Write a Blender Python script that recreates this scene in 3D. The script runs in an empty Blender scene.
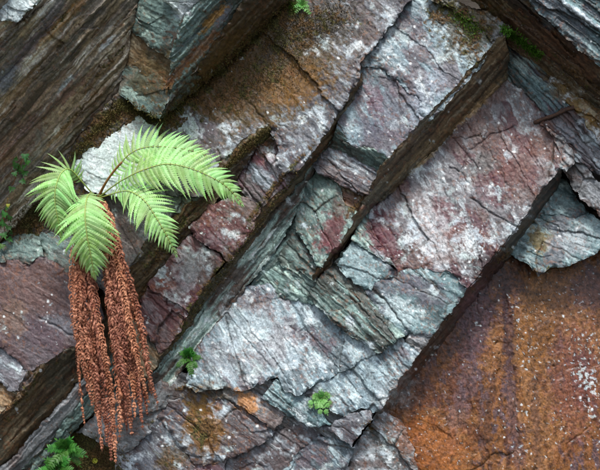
import bpy, bmesh, math, random
import numpy as np
from mathutils import Vector, Matrix, noise as mnoise

# ---------------------------------------------------------------- camera, sky, sun, exposure
sc = bpy.context.scene
COL = sc.collection
FPX, DIST, ZC = 800.0, 3.2, 1.62          # focal length in photo pixels, distance to the cliff, eye height
cam_d = bpy.data.cameras.new('camera'); cam = bpy.data.objects.new('camera', cam_d); COL.objects.link(cam)
cam.location = (0, 0, ZC); cam.rotation_euler = (math.radians(90), 0, 0)
cam_d.sensor_fit = 'HORIZONTAL'; cam_d.sensor_width = 36.0; cam_d.lens = 36.0 * FPX / 600.0
cam_d.clip_start = 0.05; cam_d.clip_end = 500
sc.camera = cam
sc.cycles.max_bounces = 5; sc.cycles.diffuse_bounces = 3; sc.cycles.glossy_bounces = 2

SUN_EL, SUN_AZ = math.radians(58), math.radians(6)      # high sun behind the viewer, veiled by thin cloud
w = bpy.data.worlds.new('World'); sc.world = w; w.use_nodes = True
nt = w.node_tree; nt.nodes.clear()
sky = nt.nodes.new('ShaderNodeTexSky'); sky.sky_type = 'NISHITA'; sky.sun_disc = False
sky.sun_elevation = SUN_EL; sky.sun_rotation = math.pi + SUN_AZ; sky.dust_density = 2.5; sky.air_density = 1.0; sky.ozone_density = 1.0
bg = nt.nodes.new('ShaderNodeBackground'); bg.inputs[1].default_value = 0.075
wo = nt.nodes.new('ShaderNodeOutputWorld')
nt.links.new(sky.outputs[0], bg.inputs[0]); nt.links.new(bg.outputs[0], wo.inputs[0])
sd = bpy.data.lights.new('sun', 'SUN'); sd.energy = 1.5; sd.angle = math.radians(11); sd.color = (1.0, 0.985, 0.965)
sun = bpy.data.objects.new('sun', sd); COL.objects.link(sun)
to_sun = Vector((math.sin(SUN_AZ) * math.cos(SUN_EL), -math.cos(SUN_AZ) * math.cos(SUN_EL), math.sin(SUN_EL)))
sun.rotation_euler = to_sun.to_track_quat('Z', 'Y').to_euler(); sun.location = (0, -4, 7)
sc.view_settings.view_transform = 'Standard'; sc.view_settings.look = 'None'
sc.view_settings.exposure = 1.35; sc.view_settings.gamma = 1.0; sc.view_settings.use_curve_mapping = False

# ---------------------------------------------------------------- helpers
rng = np.random.RandomState(7)
random.seed(11)
PX = DIST / FPX                            # metres per photo pixel on the cliff plane

def W(x, y, p=0.0):
    """photo pixel + protrusion from the cliff plane (towards the viewer, metres) -> world point"""
    d = DIST - p
    return Vector(((x - 300.0) / FPX * d, d, ZC - (y - 235.0) / FPX * d))

def lin(c):
    c = np.asarray(c, float) / 255.0
    return np.where(c <= 0.04045, c / 12.92, ((c + 0.055) / 1.055) ** 2.4)

_perm = np.concatenate([rng.permutation(256)] * 2)
_ang = rng.rand(256) * 2 * np.pi
_gx, _gy = np.cos(_ang), np.sin(_ang)
def perlin(x, y, seed=0):
    x = x + seed * 17.31; y = y + seed * 5.77
    xi = np.floor(x).astype(int); yi = np.floor(y).astype(int)
    xf = x - xi; yf = y - yi
    u = xf * xf * xf * (xf * (xf * 6 - 15) + 10); v = yf * yf * yf * (yf * (yf * 6 - 15) + 10)
    X0 = xi & 255; X1 = (xi + 1) & 255; Y0 = yi & 255; Y1 = (yi + 1) & 255
    a = _perm[X0]; b = _perm[X1]
    def g(h, dx, dy): return _gx[h] * dx + _gy[h] * dy
    n00 = g(_perm[a + Y0], xf, yf); n10 = g(_perm[b + Y0], xf - 1, yf)
    n01 = g(_perm[a + Y1], xf, yf - 1); n11 = g(_perm[b + Y1], xf - 1, yf - 1)
    return 1.45 * ((n00 * (1 - u) + n10 * u) * (1 - v) + (n01 * (1 - u) + n11 * u) * v)
def fbm(x, y, octv=4, seed=0, gain=0.5, rot=False):
    s = 0; a = 1.0
    for i in range(octv):
        s = s + a * perlin(x * 2 ** i, y * 2 ** i, seed + i * 3); a *= gain
        if rot: x, y = .80 * x - .60 * y + 3.7, .60 * x + .80 * y - 1.9      # turn each octave so the lattice never lines up
    return s
def sstep(a, b, x):
    t = np.clip((x - a) / (b - a), 0, 1); return t * t * (3 - 2 * t)
def terrace(h):
    f = np.floor(h); return f + sstep(0.72, 1.0, h - f)
def plates(u, v, seed):
    """broken cleavage plates: nearest jittered seed; level + tilt of the plate, its random number, distance to its rim"""
    xi = np.floor(u).astype(int); yi = np.floor(v).astype(int)
    best = np.full(u.shape, 1e9); sec = np.full(u.shape, 1e9); h = np.zeros(u.shape); r = np.zeros(u.shape)
    for dx in (-1, 0, 1):
        for dy in (-1, 0, 1):
            X = (xi + dx + seed * 13) & 255; Y = (yi + dy + seed * 29) & 255
            k = _perm[_perm[X] + Y]
            sx = xi + dx + (_gx[k] * .5 + .5); sy = yi + dy + (_gy[(k * 7) & 255] * .5 + .5)
            d = (u - sx) ** 2 + (v - sy) ** 2
            m = d < best
            lvl = _gx[(k * 3 + 5) & 255] + 0.8 * _gy[(k * 5 + 1) & 255] * (u - sx) + 0.8 * _gx[(k * 11 + 3) & 255] * (v - sy)
            sec = np.where(m, best, np.minimum(sec, d))
            h = np.where(m, lvl, h); r = np.where(m, ((k * 37) % 251) / 125.0 - 1, r); best = np.where(m, d, best)
    return h, r, np.sqrt(sec) - np.sqrt(best)

def obj(name, me, mat, parent=None, loc=None, label=None, cat=None, group=None, kind=None):
    o = bpy.data.objects.new(name, me)
    if me is not None and mat is not None and len(me.materials) == 0: me.materials.append(mat)
    COL.objects.link(o)
    if parent is not None: o.parent = parent
    if loc is not None: o.location = loc
    for k, val in (('label', label), ('category', cat), ('group', group), ('kind', kind)):
        if val: o[k] = val
    return o

def mesh_np(name, verts, faces, smooth=True):
    """verts (n,3), faces: (m,k) int array with constant k or list of such arrays"""
    me = bpy.data.meshes.new(name)
    if isinstance(faces, np.ndarray): faces = [faces]
    faces = [f for f in faces if len(f)]
    me.vertices.add(len(verts)); me.vertices.foreach_set('co', np.asarray(verts, np.float32).ravel())
    nl = sum(f.size for f in faces); nf = sum(len(f) for f in faces)
    me.loops.add(nl); me.loops.foreach_set('vertex_index', np.concatenate([f.ravel() for f in faces]).astype(np.int32))
    tot = np.concatenate([np.full(len(f), f.shape[1], np.int32) for f in faces])
    st = np.concatenate([[0], np.cumsum(tot)[:-1]]).astype(np.int32)
    me.polygons.add(nf); me.polygons.foreach_set('loop_start', st); me.polygons.foreach_set('loop_total', tot)
    me.update(calc_edges=True); me.validate()
    me.polygons.foreach_set('use_smooth', np.full(len(me.polygons), smooth))
    return me

# ---------------------------------------------------------------- materials
class N:
    def __init__(s, name):
        s.m = bpy.data.materials.new(name); s.m.use_nodes = True; s.t = s.m.node_tree; s.t.nodes.clear()
        s.out = s.t.nodes.new('ShaderNodeOutputMaterial')
    def n(s, typ, ins=None, **kw):
        nd = s.t.nodes.new(typ)
        for k, v in kw.items(): setattr(nd, k, v)
        for k, v in (ins or {}).items():
            if isinstance(v, bpy.types.NodeSocket): s.t.links.new(v, nd.inputs[k])
            else: nd.inputs[k].default_value = v
        return nd
    def math(s, op, a, b=0.0, clamp=False):
        nd = s.n('ShaderNodeMath', {0: a, 1: b}, operation=op, use_clamp=clamp); return nd.outputs[0]
    def mix(s, f, a, b, mode='MIX'):
        nd = s.n('ShaderNodeMix', data_type='RGBA', blend_type=mode)
        for i, v in ((0, f), (6, a), (7, b)):
            if isinstance(v, bpy.types.NodeSocket): s.t.links.new(v, nd.inputs[i])
            else: nd.inputs[i].default_value = v if i == 0 else (*v, 1)
        return nd.outputs[2]
    def noise(s, vec, scale, detail=4, rough=.55):
        return s.n('ShaderNodeTexNoise', {'Vector': vec, 'Scale': scale, 'Detail': detail, 'Roughness': rough}).outputs[0]
    def ramp(s, x, a, b):
        return s.n('ShaderNodeMapRange', {0: x, 1: a, 2: b, 3: 0.0, 4: 1.0}, interpolation_type='SMOOTHSTEP').outputs[0]

def rock_material():
    m = N('slate_rock')
    pos = m.n('ShaderNodeNewGeometry').outputs['Position']
    col = m.n('ShaderNodeAttribute', attribute_name='col').outputs['Color']
    msk = m.n('ShaderNodeAttribute', attribute_name='mask')
    sep = m.n('ShaderNodeSeparateColor', {0: msk.outputs['Color']})
    lich, moss, gloss = sep.outputs[0], sep.outputs[1], sep.outputs[2]
    n1 = m.noise(pos, 150, 3, .7); n2 = m.noise(pos, 420, 1, .6)
    # mineral grain finer than the mesh
    v = m.math('ADD', m.math('MULTIPLY', n1, 1.5), m.math('MULTIPLY', n2, 1.0))
    v = m.n('ShaderNodeClamp', {0: m.math('SUBTRACT', v, .25), 1: 0.3, 2: 1.9}).outputs[0]
    vc = m.n('ShaderNodeCombineColor', {0: v, 1: v, 2: v}).outputs[0]
    base = m.mix(1.0, col, vc, 'MULTIPLY')
    base = m.mix(m.math('MULTIPLY', m.ramp(n2, .60, .72), m.math('MULTIPLY', moss, .55)), base, (.30, .19, .07))
    bh = m.math('ADD', m.math('MULTIPLY', n1, .6), m.math('MULTIPLY', n2, m.math('ADD', .2, m.math('MULTIPLY', moss, .5))))
    bump = m.n('ShaderNodeBump', {'Height': bh, 'Strength': .6, 'Distance': .004})
    r = m.math('SUBTRACT', m.math('ADD', m.math('MULTIPLY', n1, .3), .48), m.math('MULTIPLY', gloss, .25))
    r = m.math('MAXIMUM', r, m.math('MULTIPLY', m.math('MAXIMUM', moss, lich), .85))
    b = m.n('ShaderNodeBsdfPrincipled', {'Base Color': base, 'Roughness': r, 'Normal': bump.outputs[0]})
    b.inputs['Specular IOR Level'].default_value = .4
    m.t.links.new(b.outputs[0], m.out.inputs[0]); return m.m
ROCK = rock_material()

def leaf_material(name, c1, c2, c3, trans=.35, rough=.45, scale=60, hue=.03):
    m = N(name)
    pos = m.n('ShaderNodeNewGeometry').outputs['Position']
    oi = m.n('ShaderNodeObjectInfo').outputs['Random']
    n1 = m.noise(pos, scale, 4); 
    c = m.mix(m.ramp(n1, .35, .65), c1, c2)
    c = m.mix(m.math('MULTIPLY', m.ramp(m.noise(pos, 9, 2), .4, .65), .6), c, c3)
    hsv = m.n('ShaderNodeHueSaturation', {'Color': c, 'Value': m.math('ADD', m.math('MULTIPLY', oi, .55), .68), 'Hue': m.math('ADD', m.math('MULTIPLY', oi, hue), .5 - hue / 2)}).outputs[0]
    b = m.n('ShaderNodeBsdfPrincipled', {'Base Color': hsv, 'Roughness': rough})
    b.inputs['Specular IOR Level'].default_value = .35
    if trans > 0:
        tr = m.n('ShaderNodeBsdfTranslucent', {'Color': hsv})
        mx = m.n('ShaderNodeMixShader', {0: trans, 1: b.outputs[0], 2: tr.outputs[0]})
        m.t.links.new(mx.outputs[0], m.out.inputs[0])
    else:
        m.t.links.new(b.outputs[0], m.out.inputs[0])
    return m.m
M_FERN = leaf_material('fern_green', (.38, .68, .18), (.58, .86, .36), (.46, .80, .34), .40, hue=.04)
M_RACHIS = leaf_material('fern_stalk', (.36, .48, .12), (.42, .46, .12), (.38, .52, .16), 0)
M_STIPE = leaf_material('fern_stipe', (.30, .14, .04), (.22, .09, .03), (.34, .22, .06), 0)
M_DEAD = leaf_material('dead_frond_brown', (.19, .055, .026), (.60, .27, .16), (.30, .095, .045), .10, .7, 80, .012)
M_DEADSTALK = leaf_material('dead_stalk', (.16, .05, .025), (.26, .10, .05), (.2, .07, .03), 0, .7)
M_CROWN = leaf_material('crown_scales', (.10, .045, .02), (.17, .08, .035), (.07, .03, .015), 0, .8, 120)
M_SPLEEN = leaf_material('small_fern_pale', (.15, .38, .08), (.28, .52, .17), (.18, .44, .10))
M_DKFERN = leaf_material('small_fern_dark', (.035, .15, .02), (.08, .27, .04), (.05, .20, .03), .3)
M_IVY = leaf_material('ivy_green', (.03, .11, .02), (.07, .22, .05), (.10, .24, .04), .2, .3)
M_YLEAF = leaf_material('yellow_leaf', (.55, .62, .04), (.65, .70, .08), (.5, .6, .05), .3)
M_MOSS = leaf_material('moss_green', (.07, .20, .015), (.14, .32, .03), (.10, .25, .02), .2, .8, 200)
M_MOSSBR = leaf_material('moss_brown', (.085, .062, .018), (.14, .10, .03), (.06, .07, .015), .1, .85, 200)

def rust_material():
    m = N('rusty_iron'); pos = m.n('ShaderNodeNewGeometry').outputs['Position']
    n1 = m.noise(pos, 140, 6, .7)
    c = m.mix(m.ramp(n1, .35, .65), (.045, .03, .024), (.11, .05, .025))
    bump = m.n('ShaderNodeBump', {'Height': n1, 'Strength': .8, 'Distance': .003})
    b = m.n('ShaderNodeBsdfPrincipled', {'Base Color': c, 'Roughness': .8, 'Normal': bump.outputs[0]})
    m.t.links.new(b.outputs[0], m.out.inputs[0]); return m.m
M_RUST = rust_material()

def soil_material():
    m = N('quarry_floor'); pos = m.n('ShaderNodeNewGeometry').outputs['Position']
    c = m.mix(m.ramp(m.noise(pos, 6, 6, .6), .4, .6), (.045, .042, .034), (.085, .08, .07))
    bump = m.n('ShaderNodeBump', {'Height': m.noise(pos, 30, 8, .7), 'Strength': .8, 'Distance': .03})
    b = m.n('ShaderNodeBsdfPrincipled', {'Base Color': c, 'Roughness': .9, 'Normal': bump.outputs[0]})
    m.t.links.new(b.outputs[0], m.out.inputs[0]); return m.m
M_SOIL = soil_material()

# ---------------------------------------------------------------- rock palettes (sRGB; brownd and dark also carry the shade of undersides and gaps)
PAL = {
 'pale':   [(126, 144, 150), (94, 106, 110), (172, 190, 192), (90, 80, 86)],
 'mixred': [(108, 106, 108), (86, 62, 66), (158, 164, 166), (94, 72, 66)],
 'white':  [(196, 210, 204), (176, 190, 190), (210, 220, 214), (150, 160, 162)],
 'purple': [(102, 80, 84), (78, 46, 52), (146, 140, 144), (96, 90, 90)],
 'maroon': [(98, 66, 66), (76, 42, 46), (140, 130, 132), (90, 76, 70)],
 'green':  [(102, 124, 118), (70, 88, 84), (142, 164, 154), (68, 74, 68)],
 'palegreen': [(150, 172, 162), (98, 114, 108), (200, 216, 206), (92, 84, 76)],
 'gray':   [(112, 114, 114), (84, 88, 87), (142, 145, 146), (92, 80, 76)],
 'brown':  [(112, 94, 70), (78, 63, 46), (148, 136, 112), (92, 90, 76)],
 'brownd': [(84, 67, 46), (58, 45, 33), (118, 104, 80), (76, 72, 58)],
 'striped':[(152, 134, 108), (98, 86, 68), (208, 200, 184), (122, 114, 102)],
 'mossy':  [(124, 96, 46), (92, 72, 42), (150, 138, 110), (88, 74, 58)],
 'rust':   [(112, 72, 38), (82, 48, 30), (86, 66, 66), (134, 92, 52)],
 'slab':   [(88, 72, 72), (72, 56, 58), (106, 94, 94), (84, 78, 82)],
 'mauve':  [(106, 108, 112), (78, 74, 78), (148, 158, 162), (78, 64, 62)],
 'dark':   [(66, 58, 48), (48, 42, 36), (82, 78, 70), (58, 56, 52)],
 'teal':   [(104, 128, 130), (74, 94, 96), (150, 172, 172), (72, 74, 82)],
}
# stains, painted lit patches and lichen fields with shapes of their own: x, y, rx, ry, angle, colour, strength
STAINS_AND_LIGHT = [
 (262, 74, 92, 54, -25, (98, 78, 40), .96), (225, 85, 40, 22, -35, (116, 84, 44), .7), (290, 84, 34, 22, -10, (140, 98, 38), .75), (232, 100, 26, 12, -20, (124, 88, 42), .6),
 (325, 20, 46, 24, 0, (56, 50, 40), .9), (285, 45, 30, 14, -40, (58, 52, 44), .6), (470, 30, 24, 34, 40, (84, 72, 30), .75), (445, 12, 20, 12, 30, (72, 66, 36), .7),
 (395, 115, 26, 24, 40, (112, 92, 104), .5), (368, 128, 14, 10, 30, (92, 96, 110), .6), (425, 95, 12, 30, 30, (150, 160, 170), .55),
 (375, 100, 8, 24, -15, (122, 84, 98), .55), (190, 130, 26, 12, 0, (146, 136, 146), .6),
 (225, 232, 22, 18, 0, (112, 58, 64), .55), (330, 232, 13, 24, 25, (116, 56, 62), .85), (345, 205, 10, 20, 30, (118, 76, 60), .5),
 (306, 215, 8, 22, 20, (128, 150, 142), .5), (385, 238, 15, 30, -25, (104, 54, 62), .85), (450, 222, 13, 28, -28, (108, 56, 62), .8), (500, 165, 16, 22, 10, (112, 66, 64), .6),
 (420, 205, 20, 18, 0, (152, 122, 112), .25), (520, 160, 34, 30, 0, (126, 82, 74), .4), (490, 190, 14, 16, 0, (104, 62, 70), .55),
 (545, 140, 14, 26, -20, (128, 82, 60), .55), (455, 245, 24, 18, -40, (160, 126, 108), .35), (430, 232, 18, 30, -20, (200, 204, 206), .5),
 (480, 165, 20, 10, -30, (112, 118, 116), .6), (425, 290, 26, 14, 25, (108, 92, 104), .55), (405, 283, 22, 8, 10, (102, 94, 106), .5), (400, 312, 20, 14, 30, (188, 204, 204), .6),
 (360, 265, 20, 16, 30, (150, 170, 172), .45), (260, 340, 40, 36, 30, (186, 194, 196), .4), (225, 360, 22, 22, 0, (146, 144, 148), .45),
 (215, 392, 26, 8, 10, (112, 98, 72), .5), (205, 428, 20, 30, -15, (140, 96, 32), .8), (198, 408, 14, 14, 0, (110, 82, 30), .8), (248, 402, 14, 9, 35, (168, 112, 50), .8),
 (172, 460, 16, 14, 0, (96, 78, 40), .7), (390, 385, 22, 22, 30, (176, 200, 204), .5), (310, 400, 14, 8, 0, (120, 118, 124), .3),
 (475, 320, 18, 46, 12, (98, 72, 78), .85), (462, 400, 10, 50, 15, (112, 90, 94), .5), (508, 330, 6, 60, -4, (66, 44, 50), .8), (488, 420, 4, 50, 8, (86, 56, 44), .6), (535, 410, 5, 60, -3, (96, 68, 60), .5), (556, 350, 4, 60, 2, (110, 74, 50), .5), (470, 440, 5, 40, 20, (120, 76, 44), .5), (514, 420, 8, 60, -6, (96, 76, 82), .6),
 (495, 275, 40, 14, 30, (62, 42, 42), .8), (575, 380, 26, 60, 0, (122, 72, 62), .6), (560, 300, 40, 26, 0, (132, 92, 62), .45), (590, 290, 20, 22, 0, (104, 78, 82), .6),
 (415, 390, 34, 22, -50, (108, 64, 38), .6), (430, 445, 44, 26, 30, (160, 92, 38), .6), (535, 330, 20, 50, 0, (146, 100, 46), .5), (450, 345, 18, 12, -45, (92, 58, 44), .6),
 (540, 240, 12, 14, 0, (128, 106, 44), .8), (572, 240, 22, 16, 0, (162, 166, 170), .6),
 (200, 50, 5, 30, 42, (140, 92, 50), .7), (180, 68, 4, 26, 35, (150, 96, 52), .7), (222, 14, 6, 16, 38, (124, 126, 136), .8), (214, 18, 4, 18, 38, (176, 132, 60), .8),
 (150, 75, 20, 26, 40, (96, 82, 46), .6), (172, 100, 4, 16, 20, (110, 74, 46), .6),
 (35, 42, 6, 42, 42, (136, 120, 126), .7), (8, 76, 9, 14, 30, (150, 154, 164), .8), (52, 12, 5, 20, 42, (112, 112, 118), .7), (20, 90, 6, 60, 42, (112, 86, 44), .6), (66, 18, 4, 46, 42, (160, 112, 40), .6),  # purple-grey patches put the lit parts of the ledge into its colour
 (58, 58, 7, 40, 42, (82, 80, 70), .7), (75, 84, 5, 44, 42, (160, 118, 100), .75), (105, 50, 4, 40, 42, (190, 182, 164), .7), (90, 66, 3, 34, 42, (176, 164, 146), .6), (66, 84, 2.5, 12, 42, (200, 212, 210), .8), (108, 43, 2.5, 10, 42, (196, 206, 210), .8),
 (105, 66, 5, 50, 42, (104, 76, 38), .7), (80, 112, 4, 44, 44, (140, 96, 36), .6), (112, 96, 4, 40, 44, (150, 138, 122), .6), (30, 110, 10, 60, 42, (148, 120, 92), .5), (10, 150, 14, 50, 42, (146, 112, 92), .6), (70, 145, 5, 40, 44, (92, 70, 44), .6),
 (560, 20, 40, 14, 38, (104, 116, 122), .6), (575, 12, 30, 3, 34, (196, 208, 212), .8), (540, 40, 40, 14, 40, (84, 56, 34), .8), (575, 55, 40, 10, 40, (96, 66, 42), .7), (560, 88, 30, 8, 42, (112, 92, 52), .7),
 (474, 108, 4, 40, 44, (176, 150, 112), .9), (452, 128, 3, 40, 44, (160, 132, 96), .8), (425, 160, 3, 22, 44, (170, 150, 112), .8), (464, 96, 3, 60, 44, (64, 50, 36), .7), (490, 75, 6, 30, 44, (92, 78, 62), .6), (410, 160, 6, 40, 46, (120, 104, 72), .6),
 (30, 290, 40, 30, 0, (122, 92, 82), .5), (45, 335, 24, 14, 30, (98, 78, 86), .5), (12, 320, 16, 20, 0, (150, 122, 98), .4), (65, 326, 18, 8, 30, (128, 134, 142), .6), (15, 378, 16, 10, 0, (156, 152, 156), .5), (5, 400, 8, 10, 0, (150, 112, 70), .6),
 (165, 285, 9, 14, 40, (140, 78, 52), .7), (190, 270, 14, 22, 30, (196, 200, 204), .35), (205, 240, 20, 10, 30, (98, 62, 70), .5),
 (262, 175, 14, 9, 40, (146, 160, 168), .7), (258, 160, 7, 6, 0, (130, 66, 74), .7), (262, 148, 8, 8, 0, (160, 112, 84), .6),
]
# lichen fields and moss / soil fields: x, y, rx, ry, angle, strength
LICHEN = [
 (368, 48, 34, 20, 40, .72), (392, 26, 28, 24, 30, .7), (260, 140, 60, 20, 0, .6), (308, 120, 30, 16, -40, .8), (285, 145, 18, 22, 0, .8), (440, 60, 16, 40, 40, .8), (430, 95, 14, 22, 40, .8), (470, 60, 20, 20, 0, .5),
 (372, 105, 10, 26, -15, .5), (190, 128, 24, 18, 0, .85), (225, 125, 22, 12, -20, .7), (340, 60, 14, 26, 30, .6), (320, 45, 20, 12, 0, .5), (118, 140, 40, 24, 0, .6), (222, 225, 16, 20, 20, .45), (188, 268, 18, 22, 30, .7), (325, 225, 16, 26, 0, .45), (345, 175, 24, 10, 20, .5),
 (412, 232, 22, 40, -20, .95), (440, 200, 24, 24, 0, .6), (475, 240, 26, 30, 30, .95), (495, 195, 16, 16, 0, .7), (520, 210, 20, 16, 0, .5), (420, 320, 26, 22, 0, .4), (390, 300, 26, 20, 0, .35), (380, 262, 14, 12, 0, .35),
 (255, 335, 46, 46, 0, .75), (320, 340, 46, 40, 0, .6), (290, 300, 30, 20, 0, .5), (395, 375, 26, 26, 0, .7), (320, 455, 26, 16, 0, .7), (245, 425, 22, 14, 0, .6), (290, 410, 22, 14, 0, .55), (385, 445, 34, 26, 0, .85),
 (575, 320, 34, 60, 0, .40), (588, 380, 18, 44, 0, .85), (520, 350, 30, 80, 0, .33), (545, 430, 50, 40, 0, .34), (475, 325, 12, 40, 0, .3), (410, 375, 10, 10, 0, .45), (575, 235, 22, 14, 0, .45), (575, 100, 30, 10, 40, .7), (590, 150, 18, 18, 0, .5), (30, 320, 40, 50, 0, .26), (15, 375, 18, 12, 0, .5), (160, 450, 30, 20, 0, .5), (15, 10, 22, 12, -40, .6), (185, 8, 18, 10, 0, .7), (575, 14, 30, 8, 34, .4), (130, 240, 20, 14, 0, .4), (60, 245, 18, 10, 0, .4),
]
MOSS = [
 (130, 112, 40, 7, -20, .45), (100, 128, 30, 5, -48, .6), (190, 100, 46, 5, -42, .6), (245, 48, 46, 6, -43, .55), (285, 14, 26, 12, -50, .55), (470, 40, 26, 32, 40, .55), (450, 12, 26, 14, 30, .55), (430, 20, 14, 14, 0, .4),
 (262, 136, 26, 5, -45, .6), (238, 155, 24, 5, -45, .62), (300, 158, 54, 4, -50, .5), (262, 202, 40, 4, -52, .62), (215, 275, 60, 4.5, -53, .65), (180, 335, 40, 5, -55, .5), (440, 110, 80, 4, -49, .38), (355, 208, 26, 3, -50, .4),
 (170, 240, 40, 10, -52, .42), (200, 425, 16, 22, -20, .45), (205, 432, 22, 22, 0, .35), (170, 462, 14, 12, 0, .5), (85, 455, 50, 26, 0, .6), (30, 218, 40, 14, -45, .5), (20, 400, 50, 8, -48, .4), (75, 30, 5, 46, 42, .42), (105, 66, 5, 46, 42, .5), (60, 20, 4, 34, 42, .48), (20, 25, 5, 30, 42, .4), (80, 112, 5, 34, 44, .45), (575, 75, 40, 8, 40, .42), (370, 425, 10, 16, 40, .42), (545, 270, 34, 4, -6, .45), (505, 255, 16, 4, -50, .45), (345, 208, 12, 6, 20, .3), (540, 240, 10, 12, 0, .3), (190, 388, 18, 6, 10, .45), (255, 72, 72, 38, -25, .40), (322, 18, 42, 22, 0, .45), (290, 44, 30, 14, -40, .3), (230, 100, 40, 16, -30, .3),
]

def blob(x, y, b, seed):
    bx, by, rx, ry, ang = b[:5]
    # an angle of 42 with a narrow rx means a streak running up to the right
    a = math.radians(ang); dx, dy = x - bx, y - by
    u = dx * math.cos(a) + dy * math.sin(a); v = -dx * math.sin(a) + dy * math.cos(a)
    return np.exp(-1.1 * ((u / rx) ** 2 + (v / ry) ** 2))

# ---------------------------------------------------------------- rock pieces
def extend(poly, amt=95):
    out = []; n = len(poly)
    def sh(v):
        sx = -amt if v[0] <= 0 else amt if v[0] >= 600 else 0
        sy = -amt if v[1] <= 0 else amt if v[1] >= 470 else 0
        return sx, sy
    B = [sh(v) != (0, 0) for v in poly]
    for i, v in enumerate(poly):
        if not B[i]: out.append(v[:2]); continue
        s = sh(v); moved = (v[0] + s[0], v[1] + s[1])
        prevB, nextB = B[i - 1], B[(i + 1) % n]
        if not prevB and nextB: out += [v[:2], moved]
        elif prevB and not nextB: out += [moved, v[:2]]
        elif not prevB and not nextB: out.append(v[:2])
        else: out.append(moved)
    return np.array(out, float)

def inside(px, py, P):
    r = np.zeros(px.shape, bool); n = len(P)
    for i in range(n):
        x0, y0 = P[i]; x1, y1 = P[(i + 1) % n]
        if y0 == y1: continue
        c = ((y0 > py) != (y1 > py)) & (px < (x1 - x0) * (py - y0) / (y1 - y0) + x0)
        r ^= c
    return r
def nearest(px, py, P):
    bd = np.full(px.shape, 1e12); bx = px.copy(); by = py.copy(); n = len(P)
    for i in range(n):
        x0, y0 = P[i]; x1, y1 = P[(i + 1) % n]
        dx, dy = x1 - x0, y1 - y0; L = dx * dx + dy * dy
        if L == 0: continue
        t = np.clip(((px - x0) * dx + (py - y0) * dy) / L, 0, 1)
        qx, qy = x0 + t * dx, y0 + t * dy; d = (px - qx) ** 2 + (py - qy) ** 2
        m = d < bd; bd = np.where(m, d, bd); bx = np.where(m, qx, bx); by = np.where(m, qy, by)
    return np.sqrt(bd), bx, by
def grow(P, amt):
    """offset a polygon outwards by amt pixels (positive grows)"""
    n = len(P); A = 0.5 * sum(P[i][0] * P[(i + 1) % n][1] - P[(i + 1) % n][0] * P[i][1] for i in range(n))
    s = 1 if A > 0 else -1; out = []
    for i in range(n):
        a, b, c = P[i - 1], P[i], P[(i + 1) % n]
        e1 = b - a; e2 = c - b
        n1 = s * np.array([e1[1], -e1[0]]) / (np.hypot(*e1) + 1e-9); n2 = s * np.array([e2[1], -e2[0]]) / (np.hypot(*e2) + 1e-9)
        m = n1 + n2; l = np.hypot(*m)
        out.append(b + (m / l if l > .3 else n1) * amt * min(2.0, 2.0 / max(l, .8)))
    return np.array(out)

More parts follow.
